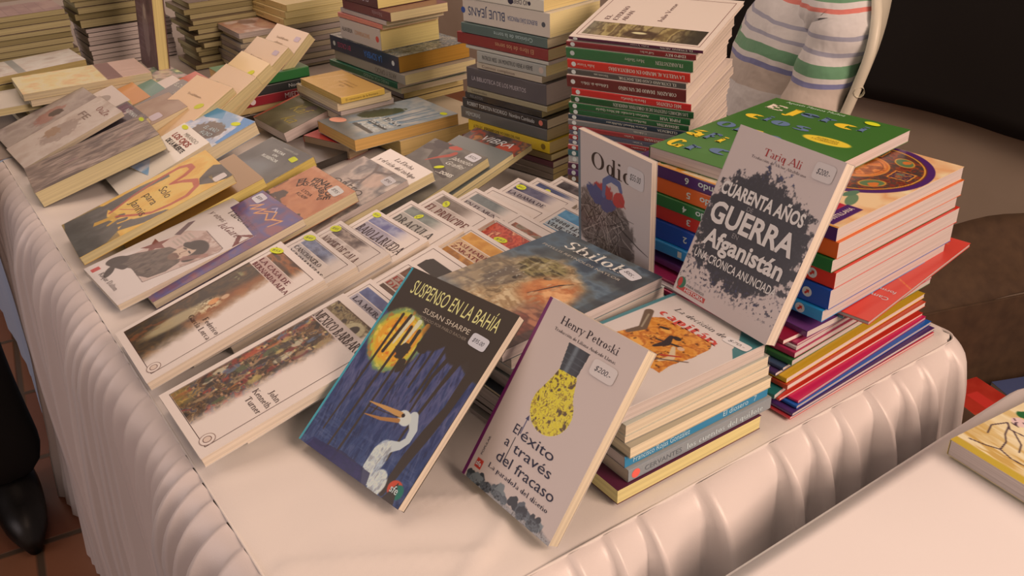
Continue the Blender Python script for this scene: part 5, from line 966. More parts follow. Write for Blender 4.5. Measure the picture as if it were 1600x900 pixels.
# low stack under the small yellow book
G_Y = 'books in the low stack under the small yellow book'
b = Book('small ochre paperback with a title on its yellow spine, topmost of the low middle stack', .6130, 1.0335, .0790, PI/2+.03, .168, .089, .0115, (206, 152, 84), spine=(214, 164, 76), pages=(214, 166, 100), top=False, wrap=True, group=G_Y)
b.spine_txt('El romancero de la frontera', 80, 66, 4.5, (110, 74, 36), up=True)
b.txt('EL', 60, 50, 20, 5, (150, 104, 60), True); b.txt('romancero', 40, 40, 60, 5, (150, 104, 60), True); b.txt('de la frontera', 46, 30, 50, 4, (150, 104, 60), True)
z = .0788
for i, (cn, cc, t, pg, dx, dy) in enumerate((('cream edged', (150, 124, 96), .0150, (238, 216, 160), -.012, .006), ('plastic wrapped grey', (170, 144, 126), .0105, GREYP, -.006, .012), ('plastic wrapped pale', (176, 150, 132), .0130, (214, 180, 146), -.008, .008), ('plastic wrapped brown', (150, 124, 108), .0130, TANP, -.004, .014), ('brown', (130, 104, 90), .0130, TANP, -.006, .010), ('grey', (140, 116, 104), .0120, GREYP, -.01, .01))):
    Book(f'{cn} paperback, {nth(i+1)} in the low stack under the small yellow book', .526+dx, 1.204+dy, z, -1.545+.01*i, .172, .112, t*.97, cc, pages=pg, wrap=1 <= i <= 3, group=G_Y); z -= t
# flat novels lying in front of it
def dress():
    b = Book('thick flat novel with a blue flowing dress picture and salmon round sticker', .482, 1.051, .0525, -1.534, .139, .2125, .021, (150, 140, 130), spine=(206, 160, 110), pages=(206, 150, 88))
    cv = Canvas(139, 212, 1.2, (176, 156, 142)); X, Y = cv.X, cv.Y; cv.tex([(176, 158, 146), (150, 146, 144), (196, 172, 156)], 40, 40, 5); cv.put(sm(70, 30, Y + .3*X), (92, 84, 76), .9); cv.ell(40, 110, 22, 44, (84, 82, 54), -20, wob=.4)
    for q in range(7): cv.seg([(50+q*9, 40+q*5), (66+q*9, 100+q*4), (60+q*11, 190)], [9, 5, 3], [(110, 128, 142), (196, 176, 164), (92, 112, 128)][q % 3], .8)
    for q in range(5): cv.seg([(60+q*3, 44+q*14), (124, 40+q*14)], [10, 8], (196, 176, 160) if q % 2 else (70, 64, 62), .75)
    b.art(cv); b.sticker(22, 30, 18, 12, (222, 146, 118), 20); b.sticker(122, 192, 9, 6, (236, 218, 44), 0)
    for k, s in enumerate(('LA DAMA', 'DEL LAGO', 'AZUL')): b.txt(s, 62, 92-k*22, 62, 12, (214, 196, 184), bold=.03, M=None)
dress()
b = Book('large pale flat paperback under the flowing dress novel', .560, 1.080, .0312, -1.50, .17, .215, .028, (206, 170, 140), pages=(206, 160, 104)); b.txt('MITO', 110, 196, 30, 8, (96, 70, 56))
def kung():
    b = Book('dark green paperback with gold script and a red spine, left of the dress novel', .423, 1.222, .0285, -1.509, .130, .105, .020, (82, 72, 52), spine=(176, 66, 48), pages=(206, 172, 156), tilt=.235)
    cv = Canvas(130, 105, 1.4, (78, 68, 48)); cv.tex([(70, 60, 44), (96, 84, 58), (84, 72, 48)], 40, 40, 4); cv.ell(90, 80, 14, 14, (90, 70, 66), 0); cv.poly([(0, 0), (7, 0), (7, 105), (0, 105)], (178, 68, 50)); b.art(cv)
    b.txt('Kaf', 44, 58, 60, 24, (150, 122, 56), shear=.5); b.txt('ka', 66, 26, 44, 24, (150, 122, 56), shear=.5)
kung()
Book('flat black paperback lying between the black novel and the dress novel', .360, 1.060, .016, -1.3, .13, .20, .013, (66, 52, 44), pages=(70, 56, 48))
Book('small brown paged book with a red cover beneath the dress novel', .455, 1.060, .0285, -1.2, .11, .10, .026, (160, 44, 40), pages=(170, 130, 100))
for i, (cn, cc, z, t, y) in enumerate((('green and red', (60, 110, 60), .086, .020, .004), ('black', (60, 56, 54), .066, .018, -.002), ('red lettered', (150, 46, 52), .048, .020, 0), ('cream', (190, 150, 104), .028, .014, .006), ('dark', (70, 56, 48), .014, .013, 0))):
    b = Book(f'{cn} spined small book, {nth(i)} in the little pile below the tan books', .576, 1.285+y, z-t, PI/2+.02, .13, .16, t*.97, cc, pages=TANP, top=False, group='little pile of small books')
    if i == 2: b.spine_txt('MIEDO', 60, 40, 10, (214, 180, 170), up=True); b.spine_dot(128, 6, (214, 180, 170))
    if i == 1: b.spine_txt('Noche', 50, 30, 7, (190, 170, 160), up=True)

# ------------------------------------------------------------------ stacks along the back, page edges to the camera
def back_stack(name, group, x, y, ztop, w, h, n, t, yaw=-1.55, cc=((92, 66, 52), (80, 58, 46), (104, 78, 60)), pg=((170, 142, 100), (156, 128, 88), (178, 150, 106)), jit=.006, wrap=(), names=None, zb=0):
    z = ztop
    for i in range(n):
        tt = (t[i % len(t)]) if isinstance(t, (list, tuple)) else t*RNG.uniform(.85, 1.15)
        if i == n-1 or z-tt < zb+.006: tt = max(z-zb-.0005, .004)
        a, d = RNG.uniform(-jit, jit), RNG.uniform(-jit, jit)
        b = Book(f'{(names[i] if names and i < len(names) else ("brown", "dark brown", "tan")[i % 3])} backed paperback, {nth(i)} in {name}', x+a, y+d, z, yaw+RNG.uniform(-.02, .02), w, h, tt-.0004, cc[i % len(cc)], pages=pg[i % len(pg)], group=group, wrap=i in wrap)
        if i == 0: first = b
        z -= tt
        if z < zb+.003: break
    return first
b = back_stack('the far left back stack', 'paperbacks in the far left back stack', .056, 2.030, .150, .135, .20, 14, .0125)
cv = Canvas(135, 200, 2, (140, 100, 92)); cv.tex([(130, 92, 86), (150, 112, 100)], 30, 30, 4)
for q in range(6): cv.seg([(10, 30+q*26), (130, 30+q*26)], 1, (110, 76, 74), .6)
cv.ell(60, 30, 16, 30, (190, 140, 70), al=.6); b.art(cv)
back_stack('the second back left stack', 'paperbacks in the second back stack', .278, 2.060, .185, .132, .20, 8, .0135, zb=.0935)
back_stack('the white film stack at the back left', 'film wrapped paperbacks at the back left', .290, 2.055, .093, .132, .20, 9, .0102, pg=((226, 206, 196), (214, 192, 182)), cc=((60, 48, 44), (70, 58, 54)), wrap=(0,), jit=.002)  # pale page colours carry the film's white highlights; only the topmost has film
back_stack('the stack behind the standing purple book', 'paperbacks behind the purple book', .490, 1.880, .150, .132, .20, 14, .0118, jit=.014)
b = back_stack('the small stack by the tan leaning row', 'paperbacks in the small stack beside the tan row', .551, 1.772, .099, .165, .12, 9, .0115, cc=((206, 168, 150), (130, 110, 100), (150, 130, 124)), pg=((206, 178, 160), (226, 200, 150), (200, 170, 140)), wrap=(0, 2, 3, 4, 5, 6), jit=.006)
cv = Canvas(165, 120, 2, (206, 168, 150)); cv.tex([(206, 168, 150), (176, 120, 96), (190, 140, 110)], 40, 26, 5); cv.ell(60, 60, 26, 20, (130, 90, 76), 20, wob=.4, al=.7); b.art(cv)
G_N = 'tan spined books at the back'
px, py = .66, 1.58
for i, (z, t) in enumerate(((.150, .0150), (.1345, .0160), (.118, .0150))):
    b = Book(f'large tan spined book, {nth(i)} in the tan spined stack at the back', px-.004*i, py+.004*i, z, .06-.01*i, .17, .235, t, (206, 168, 118), spine=(206, 160, 104), pages=(232, 200, 136), group=G_N)
    b.spine_txt('Lecciones de historia', 110, 90, 5, (130, 94, 66)); b.spine_txt(str(3-i), 22, 2, 4.5, (110, 76, 56))
    if i == 0: b.shape([(100+30*math.cos(q*PI/10), 120+26*math.sin(q*PI/10)) for q in range(20)], (196, 150, 150))
back_stack('the film stack under the tan spined books', 'film wrapped paperbacks under the tan spined books', .655, 1.80, .1025, .21, .16, 10, .0115, cc=((120, 104, 92), (90, 78, 70), (140, 124, 112)), pg=((190, 166, 130), (180, 164, 150)), wrap=(0, 1, 2, 3, 4, 5, 6), jit=.005)
b = Book('tall purple hardback with a pale statue picture standing upright at the back left', .372, 1.795, .026, -1.62, .165, .26, .026, (104, 66, 66), spine=(90, 54, 56), pages=(216, 178, 120), tilt=D(84), name='hardback_book', hard=True)
cv = Canvas(165, 260, 2, (104, 68, 70)); cv.tex([(96, 60, 62), (120, 82, 80), (90, 58, 62)], 40, 50, 6); cv.ell(84, 90, 26, 60, (150, 116, 106), 0, wob=.5, al=.8); cv.ell(86, 130, 12, 16, (176, 140, 120), 0, wob=.4)
for q in range(9): cv.rect(10, 40+q*14, 60, 43+q*14, (150, 124, 120), .35)
b.art(cv)
def flat_tan():
    g = 'flat paperbacks on the far left heap'
    b = Book('long tan paperback with a brown stripe lying flat on the far left heap', .0815, 1.672, .0700, -1.597, .147, .247, .0135, (228, 184, 138), pages=(236, 218, 156), wrap=True, group=g)
    cv = Canvas(147, 247, 1.4, (228, 184, 138)); cv.tex([(228, 182, 130), (234, 198, 152), (222, 172, 124)], 40, 30, 5); cv.rect(0, 160, 147, 190, (140, 96, 88)); cv.rect(0, 190, 147, 247, (206, 160, 140)); b.art(cv)
    Book('cream paged paperback just under the long tan striped one', .090, 1.668, .0562, -1.585, .146, .243, .0125, (176, 146, 120), pages=(238, 220, 162), group=g)
    z = .0434
    for i, (t, cc, pg, dx, dy) in enumerate(((.0145, (196, 168, 150), (206, 176, 126), -.050, .018), (.0145, (120, 96, 84), TANP, .01, .0), (.0130, (150, 124, 108), CREAM, -.01, .01))):
        Book(f'{("pale grey", "brown", "light brown")[i]} paperback, {nth(i+2)} in the flat heap under the tan striped one', .070+dx, 1.672+dy, z, -1.57+.02*i, .14, .165, t*.97, cc, pages=pg, group=g); z -= t
flat_tan()
def grey_cover():
    g = 'flat paperbacks on the far left heap'
    b = Book('pale grey paperback in film lying tilted behind the tan striped one', .018, 1.835, .0660, -1.515, .130, .215, .0155, (210, 178, 160), pages=(190, 152, 100), wrap=True, tilt=.03, group=g)
    cv = Canvas(130, 215, 1.5, (210, 178, 160)); cv.tex([(204, 172, 154), (216, 188, 170), (190, 160, 144)], 30, 40, 8); cv.rect(0, 76, 130, 92, (140, 130, 122), .7); b.art(cv)
    for i, z in enumerate((.0495, .0330, .0165)): Book(f'brown backed paperback, {nth(i+1)} under the tilted pale grey film one', .020+.004*i, 1.838, z, -1.52, .13, .21, .0160, (120, 94, 80), pages=(190, 156, 104), group=g)
grey_cover()

# ------------------------------------------------------------------ magazines at the right edge of the table
G_M = 'magazines and thin workbooks in the pile at the right edge'
MG = [('thin rose red', .513, -.010, .0040, .24, .27, .0032, (196, 60, 66), (238, 216, 206), -.03), ('purple covered', .515, -.011, .0085, .24, .27, .0040, (84, 48, 92), (242, 224, 214), -.02), ('blue covered', .523, -.009, .0130, .235, .265, .0038, (40, 92, 150), (240, 226, 222), .0), ('magenta covered', .527, -.007, .0168, .23, .26, .0034, (196, 40, 84), (240, 226, 222), .02), ('big red', .511, .004, .0200, .245, .26, .0030, (196, 56, 40), (244, 220, 206), -.01),
      ('cream paged', .520, .003, .0330, .24, .265, .0060, (190, 70, 40), (238, 214, 180), .0), ('yellow banded', .521, .006, .0395, .245, .26, .0058, (206, 150, 40), (240, 220, 196), .012), ('navy and violet covered', .514, .015, .0440, .235, .255, .0040, (84, 54, 84), (238, 216, 190), .02), ('grey banded', .522, .013, .0485, .24, .26, .0042, (72, 78, 96), (238, 220, 206), .016), ('green banded', .530, .009, .0560, .245, .26, .0068, (56, 100, 54), (240, 224, 214), .006),
      ('magenta banded', .534, .010, .0630, .24, .26, .0064, (176, 44, 80), (240, 224, 214), .0), ('white paged', .538, .012, .0675, .235, .255, .0042, (200, 170, 160), (240, 224, 214), .01), ('thin rose', .540, .013, .0705, .245, .25, .0028, (170, 50, 84), (240, 222, 212), -.012)]
for i, (cn, x, y, z, w, h, t, cc, pg, dy) in enumerate(MG):
    w += .022
    b = Book(f'{cn} magazine, {("lowest" if i == 0 else ORD[i] + " from bottom")} in the pile at the right table edge', x, y+.006, z, AY-.012+dy, w, h, t, cc, pages=pg, group=G_M, name='magazine', spine=cc, warp=(-.0012, .0))
# loose covers that stick out of the pile
Book('small teal booklet sticking out low in the magazine pile', .505, .012, .0262, AY+.1, .10, .13, .0058, (34, 100, 92), pages=(226, 200, 196), group=G_M, name='booklet')
Book('small dark red booklet with cream edge, upper left of the magazine pile', .526, .026, .0762, AY-.1, .12, .16, .0052, (150, 28, 50), pages=(238, 210, 180), group=G_M, name='booklet')
def sun_mag():
    b = Book('purple booklet with a white and gold sun, under the light blue workbook', .5500, .0165, .0822, AY-.06, .21, .26, .0075, (110, 56, 100), pages=(206, 186, 180), group=G_M, name='booklet')
    cv = Canvas(210, 260, 1.1, (112, 58, 102)); cx, cy = 27, 62
    cv.ell(cx+14, cy-8, 22, 20, (214, 190, 184)); cv.ell(cx+14, cy-8, 19, 17, (180, 60, 90)); cv.ell(cx+12, cy-10, 8, 7, (112, 58, 102)); cv.ell(cx-6, cy+4, 22, 21, (226, 206, 196)); a = np.arctan2(cv.Y-cy-4, cv.X-cx+6); d = np.hypot(cv.X-cx+6, cv.Y-cy-4); cv.put(sm(1, -1, d-13-3.5*np.cos(a*11)), (206, 150, 50)); cv.ell(40, 150, 8, 5, (206, 190, 196), 30); b.art(cv)
sun_mag()
Book('narrow teal and grey booklet edge between the sun booklet and the red one', .600, .012, .0850, AY+.05, .18, .12, .0045, (60, 100, 104), pages=(190, 200, 200), group=G_M, name='booklet')
def red_book():
    b = Book('glossy red workbook with white lettering jutting out under the white workbook pages', .574, .172, .0893, -1.412, .190, .245, .0042, (206, 58, 44), spine=(190, 170, 170), pages=(190, 180, 184), group=G_M, name='workbook', glossy=.8)
    cv = Canvas(190, 245, 1.5, (208, 74, 60)); cv.put(sm(34, 10, np.abs(cv.X-150+.12*cv.Y)), (216, 46, 26), .9); cv.seg([(140, 128), (190, 92)], 1, (226, 140, 70)); cv.seg([(150, 240), (172, 226), (150, 218)], 1.6, (206, 120, 60)); b.art(cv)
    text(b.cover, 'Campos', 0, 0, 34, 7, (230, 206, 196), M=Matrix.Translation((.183, .058, b.t+.0004)) @ Matrix.Rotation(PI, 4, 'Z')); text(b.cover, 'formativos', 0, 0, 40, 6, (230, 206, 196), M=Matrix.Translation((.183, .075, b.t+.0004)) @ Matrix.Rotation(PI, 4, 'Z'))
red_book()

# ------------------------------------------------------------------ book on the near table
def near_book():
    b = Book('cream picture book with a dancing couple drawing, alone on the near white table', .588, -.130, .0195, -1.66, .165, .215, .0175, (214, 176, 128), spine=(196, 154, 78), pages=(196, 168, 148))
    cv = Canvas(165, 215, 1.0, (218, 182, 140)); X, Y = cv.X, cv.Y; cv.tex([(218, 182, 140), (226, 192, 154), (206, 164, 112)], 60, 14, 4); cv.put(sm(70, 20, Y)*sm(.45, .6, fbm(X/40, Y/4, 6)), (190, 140, 70), .8); cv.rect(0, 0, 165, 9, (190, 150, 60))
    dk = (76, 50, 60); cv.ell(14, 92, 9, 5.5, (50, 96, 54), 10, wob=.7); cv.ell(24, 96, 7, 4, (66, 116, 66), -20, wob=.7); cv.ell(18, 78, 8, 7, (216, 172, 160), wob=.3); cv.ell(34, 84, 7, 6, (214, 176, 164), wob=.3)
    for p in ([(11, 79), (14, 77)], [(20, 80), (23, 79)], [(17, 76), (16, 73), (19, 72)], [(14, 71), (22, 70)], [(12, 68), (20, 60), (34, 62), (44, 58)], [(16, 64), (22, 50), (30, 40), (34, 26)], [(24, 60), (40, 48), (46, 36)], [(34, 26), (22, 20), (8, 16)], [(34, 26), (48, 22), (70, 24), (96, 40)], [(30, 70), (48, 66), (66, 72)], [(44, 58), (60, 52), (80, 60)], [(36, 78), (44, 74), (52, 80)], [(12, 68), (6, 52), (12, 38)]): cv.seg(p, [1.5]*len(p), dk)
    cv.seg([(30, 100), (54, 104), (84, 98)], 4, (180, 60, 50)); cv.seg([(60, 90), (90, 96)], 3, (60, 100, 60)); b.art(cv)
near_book()

# ------------------------------------------------------------------ cardboard box with books on the floor
CARD = wave_mat('cardboard', K(92, 62, 42), K(76, 50, 34), 30, .85, .05)
BX = root('cardboard_box', 'open brown cardboard box of books on the floor behind the table', 'box', Matrix.Translation((1.50, .15, 0)) @ Matrix.Rotation(-.32, 4, 'Z'))
bw, bd, bh = .27, .21, .36
for nm, a in (('side_panel', (-bw, -bw+.006, -bd, bd)), ('side_panel', (bw-.006, bw, -bd, bd)), ('side_panel', (-bw, bw, -bd, -bd+.006)), ('side_panel', (-bw, bw, bd-.006, bd))):
    link(nm, box_mesh(nm, a[0], a[1], a[2], a[3], .002, bh, .001), CARD, BX)
link('bottom_panel', box_mesh('bottom_panel', -bw, bw, -bd, bd, .001, .007), CARD, BX)
def flap(p0, p1, d, L, sag):
    p0, p1, d = Vector(p0), Vector(p1), Vector(d).normalized(); rows = []
    for j in range(7):
        t = j/6; off = d*L*t + Vector((0, 0, sag*t*t)); ins = .02*t
        rows.append([tuple(p0.lerp(p1, ins+(1-2*ins)*i/12) + off + Vector((0, 0, .006*math.sin(i*.9+j)))) for i in range(13)])
    o = link('flap', grid_mesh('flap', np.array(rows)), CARD, BX); md = o.modifiers.new('thickness', 'SOLIDIFY'); md.thickness = .004
flap((-bw, bd, bh), (bw, bd, bh), (0, .8, .5), .17, .02); flap((bw, -bd, bh), (bw, bd, bh), (.8, 0, .5), .19, -.02); flap((-bw, -bd, bh), (bw, -bd, bh), (0, -.9, -.2), .16, -.03); flap((-bw, -bd, bh), (-bw, bd, bh), (-.5, 0, -.8), .14, 0)
def box_book(lab, lx, ly, z, yaw, w, h, t, cc, art=None):
    M = BX.matrix_world @ Vector((lx, ly, 0)); b = Book(lab, M.x, M.y, z-TZ, yaw, w, h, t, cc, pages=(190, 160, 140), group='books in the cardboard box')
    if art: art(b)
    return b
for i in range(5): box_book(f'dull brown book, {nth(i+1)} in the pile inside the cardboard box', -.245+.004*(i % 2), .17, .165-.031*i, -.32-PI/2, .30, .40, .030, (120, 80, 60))
def ra(b):
    cv = Canvas(250, 250, 2, (176, 50, 36)); cv.tex([(176, 48, 34), (190, 64, 46)], 40, 40, 3); cv.ell(120, 120, 70, 34, (170, 104, 60), 60, wob=.4); cv.ell(160, 70, 44, 22, (196, 170, 150), 30, wob=.5); cv.ell(70, 60, 40, 22, (70, 104, 90), 0, wob=.6); cv.rect(40, 180, 120, 210, (206, 60, 50)); b.art(cv)
box_book('red picture book lying on top inside the cardboard box', -.225, .155, .192, -.32-PI/2+.1, .25, .25, .024, (176, 50, 36), ra)
box_book('blue grey picture book lying at the right inside the cardboard box', .045, .16, .188, -.32-PI/2-.08, .22, .20, .020, (84, 84, 110))

# ------------------------------------------------------------------ people and the chair
SKIN = mat(K(150, 100, 72), .55, 0, 'skin')
def skinned(name, joints, bones, rootj, m, parent, sub=2):
    """one continuous surface grown round a skeleton; joints: name -> (xyz, radius or (rx, ry))"""
    ks = list(joints); ix = {k: i for i, k in enumerate(ks)}
    me = bpy.data.meshes.new(name); me.from_pydata([tuple(joints[k][0]) for k in ks], [(ix[a], ix[b]) for a, b in bones], [])
    o = link(name, me, m, parent); sk = o.modifiers.new('skin', 'SKIN'); sk.use_smooth_shade = True; sk.branch_smoothing = .6
    for k in ks:
        r = joints[k][1]; d = me.skin_vertices[0].data[ix[k]]; d.radius = (r, r) if not isinstance(r, tuple) else r; d.use_root = (k == rootj)
    ss = o.modifiers.new('smooth', 'SUBSURF'); ss.levels = sub; ss.render_levels = sub
    return o
def person(label, base, yaw, sitting, top_m, trouser_m, shoe_m, hair_rgb, shirt_long=False, lean=0.0):
    """local axes: +y the way the person faces, +x their right-hand side is -x ... left hand at -x when seen from behind is kept simple: left = -x"""
    R = root('person', label, 'person', Matrix.Translation(base) @ Matrix.Rotation(yaw, 4, 'Z'))
    J = {}; B = []
    hz = .50 if sitting else .93
    J['pelvis'] = ((0, 0, hz), (.15, .11)); J['waist'] = ((0, -.01-lean*.1, hz+.15), (.135, .10)); J['chest'] = ((0, -.01-lean*.25, hz+.32), (.155, .115)); J['neckbase'] = ((0, -lean*.3, hz+.47), (.075, .065)); J['neck'] = ((0, .01-lean*.3, hz+.53), (.055, .055))
    J['jaw'] = ((0, .035-lean*.3, hz+.60), (.066, .075)); J['brow'] = ((0, .025-lean*.3, hz+.68), (.078, .094)); J['crown'] = ((0, .0-lean*.3, hz+.75), (.060, .07))
    B += [('pelvis', 'waist'), ('waist', 'chest'), ('chest', 'neckbase'), ('neckbase', 'neck'), ('neck', 'jaw'), ('jaw', 'brow'), ('brow', 'crown')]
    J['nose0'] = ((0, .115-lean*.3, hz+.655), .014); J['nose1'] = ((0, .137-lean*.3, hz+.638), .011); B += [('brow', 'nose0'), ('nose0', 'nose1')]
    sx_ = .175
    for s, n in ((-1, 'l'), (1, 'r')):
        J['sh'+n] = ((s*sx_, -lean*.28, hz+.41), .062)
        if sitting: el, wr, kn = (s*.215, .03-lean*.1, hz+.135), (s*.15, .25, hz+.13), .15
        else: el, wr, kn = (s*.215, -.03, hz+.12), (s*.17, .08, hz-.10), .0
        J['el'+n] = (el, .043); J['wr'+n] = (wr, .028); d = Vector(wr)-Vector(el); d.normalize(); h0 = Vector(wr)+d*.03; J['palm'+n] = (tuple(h0), (.036, .02)); p1 = Vector(wr)+d*.075; J['kn'+n] = (tuple(p1), (.036, .016))
        B += [('chest', 'sh'+n), ('sh'+n, 'el'+n), ('el'+n, 'wr'+n), ('wr'+n, 'palm'+n), ('palm'+n, 'kn'+n)]
        side = d.cross(Vector((0, 0, 1))) if abs(d.z) < .8 else Vector((0, 1, 0)); side.normalize(); dn = Vector((0, 0, -1)) if abs(d.z) < .8 else Vector((-s, 0, 0))
        for f, (o_, L) in enumerate(((-.027, .066), (-.009, .075), (.009, .070), (.026, .056))):
            a = p1 + side*o_; b1 = a + d*L*.5 + dn*.008; b2 = b1 + d*L*.4 + dn*.018
            J[f'f{f}a'+n] = (tuple(a), .0095); J[f'f{f}b'+n] = (tuple(b1), .0088); J[f'f{f}c'+n] = (tuple(b2), .0075); B += [('kn'+n, f'f{f}a'+n), (f'f{f}a'+n, f'f{f}b'+n), (f'f{f}b'+n, f'f{f}c'+n)]
        ts = side*(-s if sitting else 1); t0 = h0 + ts*.032; J['t0'+n] = (tuple(t0), .012); J['t1'+n] = (tuple(t0+ts*.018+d*.03), .0105); J['t2'+n] = (tuple(t0+ts*.02+d*.055), .009); B += [('palm'+n, 't0'+n), ('t0'+n, 't1'+n), ('t1'+n, 't2'+n)]
        J['hip'+n] = ((s*.095, 0, hz-.03), .088)
        if sitting: k, a_ = (s*.12, .43, hz-.03), (s*.12, .40, .09)
        else: k, a_ = (s*.10, .01, .50), (s*.11, -.02, .09)
        J['knee'+n] = (k, .06); J['ank'+n] = (a_, .038); J['heel'+n] = ((a_[0], a_[1], .05), .036); J['toe'+n] = ((a_[0], a_[1]+.15, .035), .03); B += [('pelvis', 'hip'+n), ('hip'+n, 'knee'+n), ('knee'+n, 'ank'+n), ('ank'+n, 'heel'+n), ('heel'+n, 'toe'+n)]
    skinned('body', J, B, 'pelvis', SKIN, R)
    # face, hair
    for s in (-1, 1):
        ey = box_mesh('eye', s*.03-.012, s*.03+.012, .108-lean*.3, .117-lean*.3, hz+.668, hz+.682, .004); link('eye', ey, mat((.02, .015, .01), .2), R)
        tube('ear', [(s*.083, -.005-lean*.3, hz+.69), (s*.094, -.02-lean*.3, hz+.67), (s*.086, -.01-lean*.3, hz+.635)], [.012, .016, .009], SKIN, R)
    link('mouth', box_mesh('mouth', -.022, .022, .108-lean*.3, .114-lean*.3, hz+.605, hz+.612, .002), mat((.25, .06, .05), .5), R)
    th = np.linspace(0, 2*PI, 25)[:-1]; rows = []
    for v in np.linspace(0, 1, 9): 
        a = v*PI*.55; rows.append([(.093*math.sin(a)*math.cos(t), -.006-lean*.3 + .108*math.sin(a)*math.sin(t)*(1 if math.sin(t) < 0 else .82), hz+.69+.10*math.cos(a)+ (.04*max(0, math.sin(t)))*math.sin(a)) for t in th])
    link('hair', grid_mesh('hair', np.array(rows), closed=True), mat(hair_rgb, .6, 0, 'hair'), R)
    # shirt: body and two sleeves
    rows = []; ly = lambda z: -lean*.3*np.clip((z-hz)/.47, 0, 1)
    for z, rx, ry in ((hz-.06, .185, .135), (hz+.0, .182, .137), (hz+.08, .172, .132), (hz+.16, .166, .128), (hz+.24, .174, .132), (hz+.32, .184, .134), (hz+.38, .188, .125), (hz+.43, .165, .105), (hz+.462, .115, .085), (hz+.485, .080, .075)):
        rows.append([(rx*math.cos(t), ly(z)-.005 + ry*math.sin(t) + .004*math.sin(5*t+z*40), z) for t in th])
    sh = link('shirt', grid_mesh('shirt', np.array(rows), closed=True), top_m, R); md = sh.modifiers.new('thickness', 'SOLIDIFY'); md.thickness = .003
    for s, n in ((-1, 'l'), (1, 'r')):
        A, E_ = Vector(J['sh'+n][0]), Vector(J['el'+n][0]); W_ = Vector(J['wr'+n][0]); pts = [A+Vector((-s*.06, 0, .005)), A+Vector((-s*.02, 0, .006)), A+Vector((s*.006, 0, -.01)), A.lerp(E_, .25), A.lerp(E_, .5), A.lerp(E_, .78)]; rr = [.070, .068, .060, .054, .054, .058]
        if shirt_long: pts = pts[:5] + [E_, E_.lerp(W_, .5), W_]; rr = [.075, .074, .068, .060, .055, .05, .044, .038]
        P = np.array([tuple(p) for p in pts]); t0 = np.linspace(0, 1, len(P)); t1 = np.linspace(0, 1, 26); Pi = np.stack([np.interp(t1, t0, P[:, i]) for i in range(3)], 1); ri = np.interp(t1, t0, rr) + .0025*np.sin(t1*31)
        sl = tube('sleeve', Pi, ri, top_m, R, 24); md = sl.modifiers.new('thickness', 'SOLIDIFY'); md.thickness = .003
    # trousers as one surface, shoes
    T = {'p': ((0, 0, hz-.0), (.168, .128)), 'p2': ((0, 0, hz+.07), (.162, .12))}; TB = [('p', 'p2')]
    for s, n in ((-1, 'l'), (1, 'r')):
        h, k, a_ = J['hip'+n][0], J['knee'+n][0], J['ank'+n][0]; T['h'+n] = (h, .105); T['m'+n] = (tuple(Vector(h).lerp(Vector(k), .5)), .092); T['k'+n] = (k, .080); T['c'+n] = (tuple(Vector(k).lerp(Vector(a_), .5)), .078); T['a'+n] = ((a_[0], a_[1]+.01, .06), .092); TB += [('p', 'h'+n), ('h'+n, 'm'+n), ('m'+n, 'k'+n), ('k'+n, 'c'+n), ('c'+n, 'a'+n)]
    skinned('trousers', T, TB, 'p', trouser_m, R, 2)
    for s, n in ((-1, 'l'), (1, 'r')):
        a_ = J['ank'+n][0]; rows = []
        for t in np.linspace(0, 1, 12):
            yy = a_[1]-.075 + .285*t; wv = .036 + .014*math.sin(PI*min(1, t*1.15)) - .022*max(0, t-.86)/.14; hv = .115-.045*sm(.3, .8, t) - .03*max(0, t-.85)/.15
            rows.append([(a_[0] + wv*math.cos(q), yy, max(.0, hv/2 + hv/2*math.sin(q))) for q in np.linspace(0, 2*PI, 17)[:-1]])
        me = grid_mesh('shoe', np.array(rows), closed=True); bm = bmesh.new(); bm.from_mesh(me); bmesh.ops.holes_fill(bm, edges=[e for e in bm.edges if e.is_boundary]); bm.to_mesh(me); bm.free(); link('shoe', me, shoe_m, R)
    return R
